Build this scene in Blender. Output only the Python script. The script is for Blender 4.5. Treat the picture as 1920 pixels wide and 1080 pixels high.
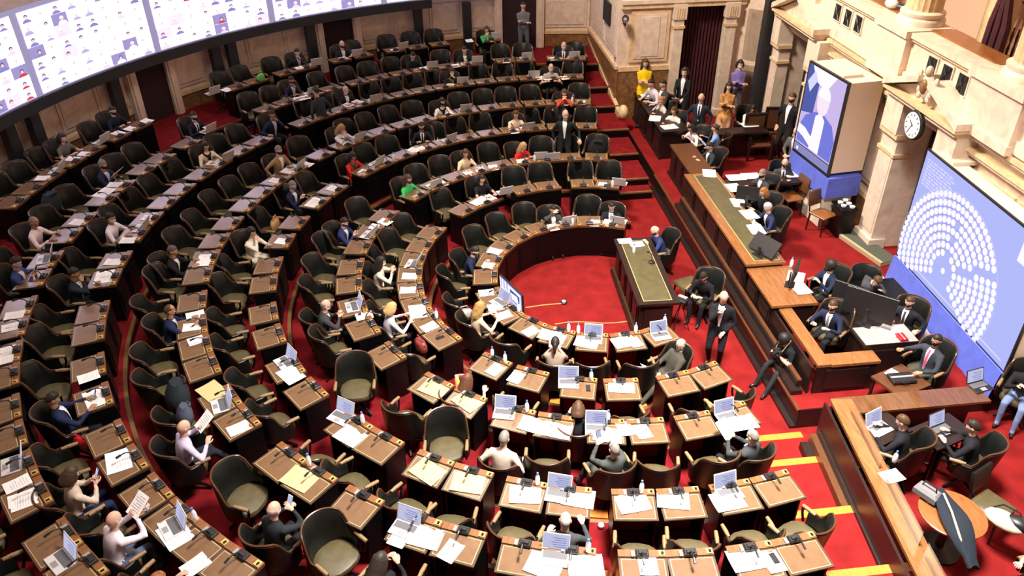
import bpy, bmesh, math, random
import numpy as np
from mathutils import Vector, Matrix, Euler
for o in list(bpy.data.objects): bpy.data.objects.remove(o)
SC = bpy.context.scene; COL = SC.collection
rnd = random.Random(7)
pi = math.pi
# ------------------------------------------------------------------ camera
CP = np.array([-13.2074, 3.1606, 9.4492]); YAW, PIT, ROL, FPX = -0.109164, 0.587932, -0.011953, 1490.86
_f = np.array([math.cos(PIT)*math.cos(YAW), math.cos(PIT)*math.sin(YAW), -math.sin(PIT)])
_r = np.cross(_f, [0, 0, 1]); _r /= np.linalg.norm(_r); _u = np.cross(_r, _f)
CR = _r*math.cos(ROL)+_u*math.sin(ROL); CU = -_r*math.sin(ROL)+_u*math.cos(ROL)
cam = bpy.data.cameras.new('camera'); camo = bpy.data.objects.new('camera', cam); COL.objects.link(camo)
cam.sensor_width = 36; cam.lens = FPX/1920*36; cam.clip_end = 200
M = Matrix.Identity(4)
for i in range(3): M[i][0], M[i][1], M[i][2], M[i][3] = CR[i], CU[i], -_f[i], CP[i]
camo.matrix_world = M; SC.camera = camo
# ------------------------------------------------------------------ view, world, lamps and fill lights
vs = SC.view_settings; vs.view_transform = 'Standard'; vs.look = 'None'; vs.gamma = 1; vs.use_curve_mapping = False
vs.exposure = 0.0
W = bpy.data.worlds.new('world'); SC.world = W; W.use_nodes = True
W.node_tree.nodes['Background'].inputs[0].default_value = (1.0, .85, .68, 1); W.node_tree.nodes['Background'].inputs[1].default_value = .03
def area(name, loc, target, size, watts, col=(1, .9, .78), spread=pi):
    l = bpy.data.lights.new(name, 'AREA'); l.energy = watts; l.color = col; l.size = size; l.shape = 'DISK'; l.spread = spread
    o = bpy.data.objects.new(name, l); COL.objects.link(o); o.location = loc
    o.rotation_euler = (Vector(target)-Vector(loc)).to_track_quat('-Z', 'Y').to_euler(); o['kind'] = 'structure'
    return o
area('ceiling_lamp_or_fill', (-6.2, -.5, 12.5), (-5.4, -.2, 0), 2.6, 1900, (1, .93, .86), 1.6)
area('ceiling_lamp_or_fill', (7, 3, 13.5), (6, 2, 0), 3.5, 300, (1, .9, .8))  # unseen fill, added to brighten the far rows
area('ceiling_lamp_or_fill', (-2, 7, 13.5), (-1, 8, 0), 3.5, 330, (1, .93, .88), 2.2)  # unseen fill, added to lift the dim left-hand seats
area('ceiling_lamp_or_fill', (3, 3, 13.5), (3, -8, 3), 2.5, 1650, (1, .86, .70), 2.0)
# ------------------------------------------------------------------ pixel -> point helpers (true positions, baked on real heights)
def ray(u, v): return _f+(u-960)/FPX*CR-(v-540)/FPX*CU
def at(u, v, z):
    d = ray(u, v); return Vector(CP+d*((z-CP[2])/d[2]))
# ------------------------------------------------------------------ materials
MATS = {}
RAILD = None
def mat(name, col, rough=.5, metal=0, var=0., scale=6., bump=0., emit=None, est=1., spec=.5, noise='n', alpha=1.0, trans=0.):
    if name in MATS: return MATS[name]
    m = bpy.data.materials.new(name); m.use_nodes = True; nt = m.node_tree; b = nt.nodes['Principled BSDF']
    b.inputs['Base Color'].default_value = (*col, 1); b.inputs['Roughness'].default_value = rough; b.inputs['Metallic'].default_value = metal
    b.inputs['Specular IOR Level'].default_value = spec
    m.diffuse_color = (*col, 1)
    if trans: b.inputs['Transmission Weight'].default_value = trans
    if var or bump:
        tc = nt.nodes.new('ShaderNodeTexCoord'); mp = nt.nodes.new('ShaderNodeMapping'); nt.links.new(tc.outputs['Object'], mp.inputs[0])
        n = nt.nodes.new('ShaderNodeTexNoise'); n.inputs['Scale'].default_value = scale; n.inputs['Detail'].default_value = 6
        if noise == 'wood': mp.inputs['Scale'].default_value = (1, 8, 8); n.inputs['Distortion'].default_value = 1.5
        if noise == 'marble': n.inputs['Distortion'].default_value = 2.5
        nt.links.new(mp.outputs[0], n.inputs[0])
        if var:
            r = nt.nodes.new('ShaderNodeValToRGB')
            r.color_ramp.elements[0].position = .3; r.color_ramp.elements[1].position = .7
            r.color_ramp.elements[0].color = (*[max(0, c*(1-var)) for c in col], 1); r.color_ramp.elements[1].color = (*[min(1, c*(1+var*.7)) for c in col], 1)
            nt.links.new(n.outputs[0], r.inputs[0]); nt.links.new(r.outputs[0], b.inputs['Base Color'])
        if bump:
            bp = nt.nodes.new('ShaderNodeBump'); bp.inputs['Strength'].default_value = bump; bp.inputs['Distance'].default_value = .02
            nt.links.new(n.outputs[0], bp.inputs['Height']); nt.links.new(bp.outputs[0], b.inputs['Normal'])
    if emit:
        b.inputs['Emission Color'].default_value = (*emit, 1); b.inputs['Emission Strength'].default_value = est
    MATS[name] = m; return m
CARPET = mat('red_carpet', (.20, .011, .011), .95, var=.25, scale=3., bump=.3, spec=.1)
TIERC = mat('aisle_carpet', (.17, .008, .011), .95, var=.3, scale=5., bump=.3, spec=.1)
EBONY = mat('dark_mahogany', (.0028, .0022, .0026), .36, spec=.26, var=.4, scale=4, noise='wood')
EBONY2 = mat('podium_mahogany', (.015, .007, .006), .38, var=.5, scale=4, noise='wood')
WOOD = mat('polished_wood', (.26, .095, .028), .3, var=.35, scale=3, noise='wood')
WOODT = mat('counter_wood', (.24, .10, .035), .22, var=.3, scale=2.5, noise='wood')
RAILW = mat('rail_wood', (.10, .038, .014), .32, var=.3, scale=5, noise='wood')
NOSE = mat('nosing_wood', (.62, .20, .03), .4, var=.2, scale=5, noise='wood')
LIP = mat('tier_lip', (.16, .085, .03), .4, var=.3, scale=5)
LEATH = mat('chair_leather', (.0048, .0058, .0050), .42, spec=.34, var=.25, scale=9)
SEATL = mat('seat_leather', (.085, .068, .03), .45, var=.25, scale=7)
PADT = mat('arm_pad', (.24, .15, .07), .5)
PADB = mat('desk_leather', (.17, .095, .05), .22, spec=.8, var=.12, scale=9)
GOLD = mat('gilt_line', (.50, .36, .16), .4)
BRASS = mat('brass', (.75, .55, .18), .35, metal=.6)
BLACKP = mat('black_plastic', (.012, .012, .013), .4)
GREYP = mat('grey_plastic', (.25, .25, .26), .45)
SILVER = mat('silver_plastic', (.62, .60, .60), .35)
PAPER = mat('paper', (.86, .85, .85), .8, var=.03, scale=20)
CREAM = mat('folder_card', (.56, .44, .21), .8)
MARB = mat('marble', (.70, .585, .47), .42, var=.18, scale=1.6, noise='marble')
MARBP = mat('pink_marble', (.71, .56, .45), .40, var=.16, scale=2.2, noise='marble')
MARBB = mat('brown_marble', (.23, .115, .045), .3, var=.5, scale=3.5, noise='marble')
MARBY = mat('yellow_marble', (.68, .50, .29), .35, var=.2, scale=3, noise='marble')
STONE = mat('carved_stone', (.62, .52, .40), .6, var=.2, scale=5)
CURT = mat('maroon_curtain', (.055, .006, .012), .9, var=.4, scale=3)
DARK = mat('dark_void', (.006, .006, .008), .8)
DOORC = mat('door_curtain', (.020, .005, .008), .85, var=.3, scale=2)
TRUSS = mat('black_truss', (.015, .017, .022), .5)
BEZEL_GLOW = mat('screen_bezel_glow', (.20, .20, .30), .5, emit=(.24, .23, .40), est=1.0)  # lilac emission stands in for glare caught by the screen frames
GLASSB = mat('clear_bottle', (.75, .8, .88), .12, spec=.6)
BLUECL = mat('blue_cloth', (.10, .14, .62), .85, var=.12, scale=6, bump=.2)
WHITECL = mat('white_cloth', (.72, .66, .56), .9)
# ------------------------------------------------------------------ mesh builder
class MB:
    def __init__(s): s.v = []; s.f = []; s.m = []; s.mats = []; s.T = None
    def mi(s, m):
        if m not in s.mats: s.mats.append(m)
        return s.mats.index(m)
    def add(s, vs, fs, m):
        k = len(s.v); i = s.mi(m)
        if s.T is not None: vs = [s.T @ Vector(v) for v in vs]
        s.v += [tuple(v) for v in vs]; s.f += [tuple(a+k for a in f) for f in fs]; s.m += [i]*len(fs); return s
    def box(s, x0, y0, z0, x1, y1, z1, m, bev=0):
        if bev:
            b = bev; rings = [(x0+b, y0+b, x1-b, y1-b, z0), (x0, y0, x1, y1, z0+b), (x0, y0, x1, y1, z1-b), (x0+b, y0+b, x1-b, y1-b, z1)]
            return s.loft([[(a, c, z), (d, c, z), (d, e, z), (a, e, z)] for a, c, d, e, z in rings], m)
        v = [(x0, y0, z0), (x1, y0, z0), (x1, y1, z0), (x0, y1, z0), (x0, y0, z1), (x1, y0, z1), (x1, y1, z1), (x0, y1, z1)]
        return s.add(v, [(3, 2, 1, 0), (4, 5, 6, 7), (0, 1, 5, 4), (1, 2, 6, 5), (2, 3, 7, 6), (3, 0, 4, 7)], m)
    def loft(s, rings, m, cap=True, closed=True):
        n = len(rings[0]); v = [p for r in rings for p in r]; f = []
        for i in range(len(rings)-1):
            for j in range(n if closed else n-1):
                a = i*n+j; b = i*n+(j+1) % n; f.append((a, b, b+n, a+n))
        if cap and closed: f.append(tuple(range(n-1, -1, -1))); f.append(tuple(range((len(rings)-1)*n, len(rings)*n)))
        return s.add(v, f, m)
    def tube(s, pts, r, m, n=6):
        pts = [Vector(p) for p in pts]; rs = r if isinstance(r, (list, tuple)) else [r]*len(pts); rings = []; up = None
        for i, p in enumerate(pts):
            d = (pts[min(i+1, len(pts)-1)]-pts[max(i-1, 0)]).normalized()
            if up is None: up = Vector((0, 0, 1)) if abs(d.z) < .9 else Vector((1, 0, 0))
            a = d.cross(up).normalized(); up = a.cross(d)
            rings.append([p+(a*math.cos(t)+up*math.sin(t))*rs[i] for t in [2*pi*k/n for k in range(n)]])
        return s.loft(rings, m)
    def lathe(s, prof, m, c=(0, 0, 0), n=12, flute=0):
        rings = []
        for r, z in prof: rings.append([(c[0]+r*(1-flute*(k % 2))*math.cos(2*pi*k/n), c[1]+r*(1-flute*(k % 2))*math.sin(2*pi*k/n), c[2]+z) for k in range(n)])
        return s.loft(rings, m)
    def ell(s, c, r, m, n=10, k=7):
        rings = [[(c[0]+r[0]*math.sin(a)*math.cos(2*pi*j/n), c[1]+r[1]*math.sin(a)*math.sin(2*pi*j/n), c[2]-r[2]*math.cos(a)) for j in range(n)] for a in [pi*(i+.08)/(k+.16) for i in range(k+1)]]
        return s.loft(rings, m)
    def prism(s, poly, z0, z1, m):
        return s.loft([[(x, y, z0) for x, y in poly], [(x, y, z1) for x, y in poly]], m)
    def arc(s, r0, r1, a0, a1, z0, z1, m, n=24):
        rings = []
        for i in range(n+1):
            a = math.radians(a0+(a1-a0)*i/n); c, d = math.cos(a), math.sin(a)
            rings.append([(r0*c, r0*d, z0), (r1*c, r1*d, z0), (r1*c, r1*d, z1), (r0*c, r0*d, z1)])
        return s.loft(rings, m)
    def mesh(s, name, smooth=False):
        me = bpy.data.meshes.new(name); me.from_pydata(s.v, [], s.f)
        for m in s.mats: me.materials.append(m)
        me.polygons.foreach_set('material_index', s.m)
        if smooth: me.polygons.foreach_set('use_smooth', [True]*len(s.f))
        me.update()
        bm = bmesh.new(); bm.from_mesh(me); bmesh.ops.recalc_face_normals(bm, faces=bm.faces); bm.to_mesh(me); bm.free()
        if smooth:
            try: me.set_sharp_from_angle(angle=math.radians(45))
            except Exception: pass
        return me
    def obj(s, name, parent=None, smooth=False, **kw): return link(name, s.mesh(name, smooth), parent, **kw)
def link(name, me, parent=None, loc=None, rz=0, **kw):
    o = bpy.data.objects.new(name, me); COL.objects.link(o)
    if parent is not None: o.parent = parent
    if loc is not None: o.location = loc
    if rz: o.rotation_euler = (0, 0, rz)
    for k, v in kw.items(): o[k] = v
    return o
def thing(name, label, cat, loc=(0, 0, 0), rz=0, group=None):
    o = bpy.data.objects.new(name, None); COL.objects.link(o); o.location = loc; o.rotation_euler = (0, 0, rz); o.empty_display_size = .1
    o['label'] = label; o['category'] = cat
    if group: o['group'] = group
    return o
def tag(o, label, cat, group=None):
    o['label'] = label; o['category'] = cat
    if group: o['group'] = group
    return o
def copy_tree(o, loc, rz, label=None, group=None):
    c = o.copy(); COL.objects.link(c); c.location = loc; c.rotation_euler = (0, 0, rz)
    if label: c['label'] = label
    if group: c['group'] = group
    for ch in o.children:
        d = ch.copy(); COL.objects.link(d); d.parent = c
        for g in ch.children: e = g.copy(); COL.objects.link(e); e.parent = d
    return c
def struct(b, name, parent=None, smooth=False): return b.obj(name, parent, smooth, **({} if parent else {'kind': 'structure'}))
ORD = ['zeroth', 'first', 'second', 'third', 'fourth', 'fifth', 'sixth', 'seventh', 'eighth', 'ninth', 'tenth', 'eleventh', 'twelfth', 'thirteenth', 'fourteenth', 'fifteenth', 'sixteenth', 'seventeenth', 'eighteenth', 'nineteenth', 'twentieth']
def ordw(n):
    if n <= 20: return ORD[n]
    t = ['', '', 'twenty', 'thirty', 'forty'][n//10]
    return t[:-1]+'ieth' if n % 10 == 0 else t+'-'+ORD[n % 10]
ROWN = ['innermost', 'second', 'third', 'fourth', 'fifth', 'sixth', 'seventh', 'outermost']
# ------------------------------------------------------------------ hemicycle plan
RR = [2.236, 3.731, 4.877, 6.424, 7.58, 9.12, 10.237, 11.71]
HH = [0, .199, .379, .564, .793, .99, 1.177, 1.40]
EDGE = [0]+[r-.35 for r in RR[1:]]+[13.3]
YF, YN = -1.50, -1.45        # the side lines of the stepped floor, far end and near end
def pol(r, th, z=0): return Vector((r*math.cos(math.radians(th)), r*math.sin(math.radians(th)), z))
def inward(th): return math.radians(th+180)
# ================================================================== SETTING: floors
b = MB(); b.box(-14, -8, -.2, 14, 14, 0, CARPET); struct(b, 'floor')
def tier(k):
    r0, r1, z = EDGE[k], EDGE[k+1], HH[k]
    b = MB(); n = 96; rings = []
    def lim(r): return -math.asin(min(1, -YF/r)), pi+math.asin(min(1, -YN/r))
    a0, a1 = lim(r0); c0, c1 = lim(r1)
    for i in range(n+1):
        t = i/n; a = a0+(a1-a0)*t; c = c0+(c1-c0)*t
        p = (r0*math.cos(a), r0*math.sin(a)); q = (r1*math.cos(c), r1*math.sin(c))
        rings.append([(*p, HH[k-1]-.02), (*q, HH[k-1]-.02), (*q, z), (*p, z)])
    b.loft(rings, TIERC); o = struct(b, 'floor')
    l = MB(); l.arc(r0-.035, r0+.03, math.degrees(a0), math.degrees(a1), z-.045, z+.008, LIP, 96)
    l.arc(r0-.02, r0+.0, math.degrees(a0), math.degrees(a1), HH[k-1], z-.045, EBONY, 96)
    l.obj('tier_edge', o)
    return o
TIERS = [None]+[tier(k) for k in range(1, 8)]
# stairs beside both ends of the rows
def stairs(xs, hs, y0, y1, far):
    for i, (x, h) in enumerate(zip(xs, hs)):
        xe = xs[i+1] if i+1 < len(xs) else x+(3 if far else -3)
        b = MB(); hp = hs[i-1] if i else 0
        b.box(min(x, xe), y0, 0, max(x, xe), y1, h, TIERC if far else CARPET); o = struct(b, 'floor')
        n = MB(); s = 1 if far else -1
        n.box(min(x-s*.02, x+s*(.05 if far else .11)), y0, h-.03, max(x-s*.02, x+s*(.05 if far else .11)), y1, h+.006, NOSE if not far else LIP); n.obj('step_nosing', o)
        n = MB(); n.box(min(x-s*.012, x), y0, hp, max(x-s*.012, x), y1, h-.03, EBONY if far else TIERC); n.obj('riser', o)
stairs([4.55, 4.95, 6.08, 7.23, 8.5, 9.6, 11.1], [.2, .379, .564, .793, .99, 1.177, 1.4], -2.42, -1.5, True)
stairs([-4.28, -5.0, -6.14, -7.3, -8.6], [.2, .379, .564, .793, .99], -2.55, -1.45, False)
# side panels closing the ends of the far rows
for k in range(1, 8):
    pass
# podium platform
b = MB(); b.box(-3.97, -7.2, 0, 9.2, -2.61, .4, EBONY2); b.box(-3.95, -7.2, .4, 9.2, -2.63, .404, CARPET); struct(b, 'floor')
b = MB(); b.box(-14, -7.2, 0, -4.62, -2.8, .40, CARPET); struct(b, 'floor')
# wooden fillet along the foot of the podium
b = MB(); b.box(-3.97, -2.61, 0, 5.1, -2.52, .06, EBONY2); b.box(-3.97, -2.64, .37, 5.1, -2.585, .41, RAILW); struct(b, 'trim_1')
# ================================================================== SETTING: walls
RW = 13.3
def wall_back():
    b = MB(); b.arc(RW, RW+.3, -10.4, 170, 1.3, 9, MARBP, 120); w = struct(b, 'wall_back')
    door = [(48.9, 54.0), (22.9, 28.2), (-3.3, 2.7), (78.5, 84)]
    spans = [(-10.4, -3.3), (2.7, 22.9), (28.2, 48.9), (54, 78.5), (84, 120)]
    for a0, a1 in spans:
        b = MB(); b.arc(RW-.07, RW, a0, a1, 1.35, 1.80, MARBB, 20); b.obj('wainscot', w)
        b = MB(); b.arc(RW-.10, RW, a0, a1, 1.80, 1.90, MARBY, 20); b.obj('ledge', w)
        b = MB(); b.arc(RW-.05, RW, a0, a1, 3.0, 3.25, MARB, 20); b.obj('frieze', w)
        n = max(1, round((a1-a0)/5.2)); s = (a1-a0)/n
        for i in range(n):
            c0, c1 = a0+i*s+.45, a0+(i+1)*s-.45
            b = MB(); b.arc(RW-.035, RW, c0, c1, 2.0, 2.95, MARB, 8); b.arc(RW-.06, RW, c0+.35, c1-.35, 2.1, 2.86, MARBP, 8); b.obj('marble_panel', w)
    for a0, a1 in door:
        b = MB(); b.arc(RW-.12, RW, a0, a1, 1.35, 3.6, DOORC, 14); b.obj('door_curtain', w)
        for a in (a0, a1):
            b = MB(); b.arc(RW-.22, RW, a-.55, a+.55, 1.35, 3.7, MARB, 4); b.arc(RW-.26, RW, a-.3, a+.3, 1.35, 3.7, MARBP, 4); b.obj('door_jamb', w)
wall_back()
# LED screen wall: beam, posts, five screens
t = thing('video_wall', 'long curved wall of bright video screens on black posts above the top row', 'screen')
b = MB(); b.arc(12.72, 13.1, 12.5, 84, 2.98, 3.24, TRUSS, 60); b.obj('beam', t)
for a in (70.6, 67.4, 56.7, 42.9, 40.7, 29.7, 14.3, 7.3, 75.5):
    b = MB(); p = pol(13.0, a); q = pol(13.0, a+.62); b.T = Matrix.Translation(pol(13.02, a)) @ Matrix.Rotation(math.radians(a), 4, 'Z')
    b.box(-.1, -.13, 1.4, .1, .13, 3.0, TRUSS); b.box(-.16, -.2, 1.4, .16, .2, 1.46, TRUSS); b.obj('post', t)
def video_mat(seed):
    m = bpy.data.materials.new('video_call_grid'); m.use_nodes = True; nt = m.node_tree; N = nt.nodes.new; L = nt.links.new
    nt.nodes.remove(nt.nodes['Principled BSDF']); out = nt.nodes['Material Output']
    uv = N('ShaderNodeUVMap'); sc = N('ShaderNodeVectorMath'); sc.operation = 'MULTIPLY'; sc.inputs[1].default_value = (8, 7, 1); L(uv.outputs[0], sc.inputs[0])
    fl = N('ShaderNodeVectorMath'); fl.operation = 'FLOOR'; L(sc.outputs[0], fl.inputs[0]); fr = N('ShaderNodeVectorMath'); fr.operation = 'FRACTION'; L(sc.outputs[0], fr.inputs[0])
    ad = N('ShaderNodeVectorMath'); ad.operation = 'ADD'; ad.inputs[1].default_value = (seed*11.3, seed*3.7, 0); L(fl.outputs[0], ad.inputs[0])
    wn = N('ShaderNodeTexWhiteNoise'); wn.noise_dimensions = '2D'; L(ad.outputs[0], wn.inputs['Vector'])
    cell = N('ShaderNodeValToRGB'); cell.color_ramp.interpolation = 'CONSTANT'; L(wn.outputs['Value'], cell.inputs[0])
    e = cell.color_ramp.elements; e[0].position = 0; e[0].color = (.40, .33, .66, 1); e[1].position = .14; e[1].color = (3.2, 2.8, 3.4, 1)
    for p_, c_ in ((.4, (3.6, 3.2, 3.8, 1)), (.62, (2.6, 2.1, 3.2, 1)), (.8, (3.4, 3., 3.5, 1)), (.95, (1.3, .9, 1.15, 1))):
        x = e.new(p_); x.color = c_
    # a person in each tile: head and shoulders from two distance fields, jittered by the tile
    def blob(cx, cy, rx, ry):
        s = N('ShaderNodeVectorMath'); s.operation = 'SUBTRACT'; L(fr.outputs[0], s.inputs[0]); s.inputs[1].default_value = (cx, cy, 0)
        j = N('ShaderNodeVectorMath'); j.operation = 'MULTIPLY_ADD'; L(wn.outputs['Color'], j.inputs[0]); j.inputs[1].default_value = (.3, .16, 0); L(s.outputs[0], j.inputs[2])
        d = N('ShaderNodeVectorMath'); d.operation = 'DIVIDE'; L(j.outputs[0], d.inputs[0]); d.inputs[1].default_value = (rx, ry, 1)
        ln = N('ShaderNodeVectorMath'); ln.operation = 'LENGTH'; L(d.outputs[0], ln.inputs[0])
        g = N('ShaderNodeMath'); g.operation = 'LESS_THAN'; g.inputs[1].default_value = 1; L(ln.outputs['Value'], g.inputs[0]); return g
    sh = blob(.65, .05, .3, .34); hair = blob(.65, .60, .13, .17); face = blob(.65, .52, .085, .13)
    wn2 = N('ShaderNodeTexWhiteNoise'); wn2.noise_dimensions = '2D'; a2 = N('ShaderNodeVectorMath'); a2.operation = 'ADD'; a2.inputs[1].default_value = (31.7, 5.1, 0); L(ad.outputs[0], a2.inputs[0]); L(a2.outputs[0], wn2.inputs['Vector'])
    suit = N('ShaderNodeValToRGB'); suit.color_ramp.interpolation = 'CONSTANT'; L(wn2.outputs['Value'], suit.inputs[0]); e = suit.color_ramp.elements
    e[0].position = 0; e[0].color = (2.4, 2., 2.6, 1); e[1].position = .45; e[1].color = (.30, .28, .62, 1)
    for p_, c_ in ((.62, (.75, .06, .10, 1)), (.7, (1.1, .8, .95, 1)), (.85, (.55, .5, .85, 1))):
        x = e.new(p_); x.color = c_
    hc = N('ShaderNodeValToRGB'); hc.color_ramp.interpolation = 'CONSTANT'; L(wn2.outputs['Value'], hc.inputs[0]); e = hc.color_ramp.elements
    e[0].position = 0; e[0].color = (1.6, 1.3, 1.7, 1); e[1].position = .3; e[1].color = (.22, .13, .3, 1); x = e.new(.75); x.color = (1.5, 1.3, 1.6, 1)
    cur = cell
    for msk, c_ in ((sh, suit.outputs[0]), (hair, hc.outputs[0]), (face, (1.05, .74, .72, 1))):
        mx = N('ShaderNodeMix'); mx.data_type = 'RGBA'; L(msk.outputs[0], mx.inputs['Factor'])
        L((cur.outputs['Color'] if cur is cell else cur.outputs['Result']), mx.inputs['A'])
        if isinstance(c_, tuple): mx.inputs['B'].default_value = c_
        else: L(c_, mx.inputs['B'])
        cur = mx
    # thin gaps between the tiles
    sx = N('ShaderNodeSeparateXYZ'); L(fr.outputs[0], sx.inputs[0]); g1 = N('ShaderNodeMath'); g1.operation = 'LESS_THAN'; g1.inputs[1].default_value = .03; L(sx.outputs[1], g1.inputs[0])
    mx = N('ShaderNodeMix'); mx.data_type = 'RGBA'; L(g1.outputs[0], mx.inputs['Factor']); L(cur.outputs['Result'], mx.inputs['A']); mx.inputs['B'].default_value = (1.3, 1.15, 1.7, 1)
    em = N('ShaderNodeEmission'); em.inputs[1].default_value = 1.0; L(mx.outputs['Result'], em.inputs[0]); L(em.outputs[0], out.inputs[0])
    return m
for i in range(5):
    a0 = 82.2-15.75*(i+1)+.45; a1 = a0+14.85
    b = MB(); b.arc(12.80, 12.92, a0-.45, a1+.45, 3.24, 5.10, BEZEL_GLOW, 20); fr = b.obj('screen_frame', t)
    n = 20; me = bpy.data.meshes.new('video_panel'); vs_ = []; fs = []
    for j in range(n+1):
        p = pol(12.79, a1-(a1-a0)*j/n); vs_ += [(p.x, p.y, 3.27), (p.x, p.y, 5.03)]
    for j in range(n): fs.append((2*j, 2*j+2, 2*j+3, 2*j+1))
    me.from_pydata(vs_, [], fs); u = me.uv_layers.new(name='UVMap')
    for pl in me.polygons:
        for li in pl.loop_indices:
            vi = me.loops[li].vertex_index; u.data[li].uv = ((vi//2)/n, vi % 2)
    me.materials.append(video_mat(i+1)); link('video_panel', me, fr)
# wall along the far stairs, with brown wainscot, sloping base and wall monitor
b = MB(); b.box(9.3, -2.9, 0, 13.5, -2.42, 9, MARBP); w = struct(b, 'wall_far')
b = MB(); b.box(8.96, -2.42, .9, 13.1, -2.36, 1.92, MARBB); b.obj('wainscot', w)
b = MB(); b.box(8.94, -2.42, 1.92, 13.1, -2.33, 2.02, MARBY); b.obj('ledge', w)
b = MB(); b.add([(8.1, -2.42, .72), (13.1, -2.42, 1.62), (13.1, -2.36, 1.62), (8.1, -2.30, .72), (8.1, -2.42, .92), (13.1, -2.42, 1.72), (13.1, -2.36, 1.72), (8.1, -2.30, .92)], [(3, 2, 1, 0), (4, 5, 6, 7), (0, 1, 5, 4), (1, 2, 6, 5), (2, 3, 7, 6), (3, 0, 4, 7)], MARBY); b.ell((8.0, -2.42, .98), (.2, .16, .22), MARBY); b.obj('stair_base', w, True)
for x0, x1 in ((9.2, 10.6), (10.8, 12.6)):
    b = MB(); b.box(x0, -2.42, 2.2, x1, -2.39, 4.2, MARB); b.box(x0+.15, -2.42, 2.35, x1-.15, -2.375, 4.05, MARBP); b.obj('marble_panel', w)
t = thing('wall_monitor', 'black flat monitor fixed to the marble wall above the far stairs', 'monitor', (10.35, -2.36, 3.2))
b = MB(); b.box(-.42, 0, -.32, .42, .05, .32, BLACKP, .01); b.obj('casing', t); b = MB(); b.box(-.39, .05, -.29, .39, .056, .29, DARK); b.obj('glass', t); b = MB(); b.box(-.15, -.06, -.15, .15, 0, .15, BLACKP); b.obj('bracket', t)
# wall facing the room at the far end: panel, door with curtain, pilasters
b = MB(); b.box(9, -4.14, .4, 9.4, -2.42, 9, MARBP); b.box(9, -6.0, .4, 9.4, -5.5, 9, MARBP); b.box(9, -5.5, 3.6, 9.4, -4.14, 9, MARBP); b.box(9.35, -5.5, .4, 9.4, -4.14, 3.6, DOORC)
b.add([(9, -6.0, .4), (8.35, -6.75, .4), (8.65, -7.0, .4), (9.4, -6.1, .4), (9, -6.0, 9), (8.35, -6.75, 9), (8.65, -7.0, 9), (9.4, -6.1, 9)], [(3, 2, 1, 0), (4, 5, 6, 7), (0, 1, 5, 4), (1, 2, 6, 5), (2, 3, 7, 6), (3, 0, 4, 7)], MARBP)
w = struct(b, 'wall_end')
b = MB(); b.box(8.95, -4.0, .4, 9, -2.45, 1.85, MARBB); b.box(8.93, -4.0, 1.85, 9, -2.43, 1.98, MARBY); b.obj('wainscot', w)
b = MB(); b.box(8.95, -3.85, 2.1, 9, -2.72, 3.55, MARBY); b.box(8.935, -3.75, 2.2, 9, -2.85, 3.45, MARBP); b.box(8.92, -3.55, 2.27, 9, -3.05, 3.38, MARB); b.obj('marble_panel', w)
b = MB(); b.box(8.9, -6.0, 3.62, 9, -2.43, 3.75, MARBY); b.box(8.86, -6.0, 3.75, 9, -2.43, 3.85, MARB); b.obj('cornice', w)
for y0, y1 in ((-4.22, -3.95), (-5.75, -5.45)):
    b = MB(); b.box(8.84, y0, .4, 9.02, y1, 3.3, MARB); b.box(8.80, y0-.04, .4, 9.02, y1+.04, .6, MARB); b.box(8.81, y0-.03, 3.05, 9.02, y1+.03, 3.12, MARBY); b.box(8.8, y0-.05, 3.3, 9.02, y1+.05, 3.7, MARB)
    for q in range(4): b.box(8.785, y0+.03+q*.065, 3.34, 8.8, y0+.06+q*.065, 3.62, MARBY)
    b.obj('pilaster', w)
b = MB()
n = 26
for i in range(n):
    y = -5.44+1.28*i/n; b.box(9.22+.05*(i % 2), y, .4, 9.34, y+1.28/n, 3.58, CURT)
b.obj('door_curtain', w)
b = MB(); b.T = Matrix.Translation((9, -6.0, 0)) @ Matrix.Rotation(math.atan2(-.75, -.65), 4, 'Z')
b.box(.05, .0, .4, .95, .05, 1.75, MARBB); b.box(.05, .0, 1.75, .95, .07, 1.92, MARBY); b.box(.12, .0, 2.05, .85, .04, 3.5, MARBY); b.box(.22, 0, 2.15, .75, .06, 3.4, MARBP); b.obj('oblique_panel', w)
# front wall with doors, screens behind the podium, cornice and gallery balcony
FY = -6.6
b = MB()
for x0, x1 in ((7.0, 8.5), (.85, 5.3), (-14, -.4)): b.box(x0, FY-.5, .4, x1, FY, 3.55, MARBP)
b.box(-14, FY-.5, 3.45, 8.5, FY, 3.8, MARB)
b.box(-14, FY-.5, 3.8, 8.5, FY+.12, 4.86, MARBP); w = struct(b, 'wall_front')
b = MB(); b.box(-14, FY, 3.42, 8.3, FY+.12, 3.5, MARB); b.box(-14, FY, 3.5, 8.3, FY+.18, 3.56, MARBY); b.box(-14, FY, 3.72, 8.3, FY+.16, 3.78, MARB); b.box(-14, FY, 3.78, 8.3, FY+.2, 3.86, MARBY); b.obj('cornice', w)
b = MB(); b.box(5.3, FY-.6, .4, 7.0, FY-.5, 3.5, DARK); b.box(-.4, FY-.62, .4, .85, FY-.56, 3.5, DARK); b.obj('door_opening', w)
b = MB()
for i in range(14):
    x = .83-.05*i; b.box(x-.05, FY-.5+.04*(i % 2), .42+.0*i, x, FY-.36+.04*(i % 2), 3.4, CURT)
b.obj('door_curtain', w)
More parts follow.
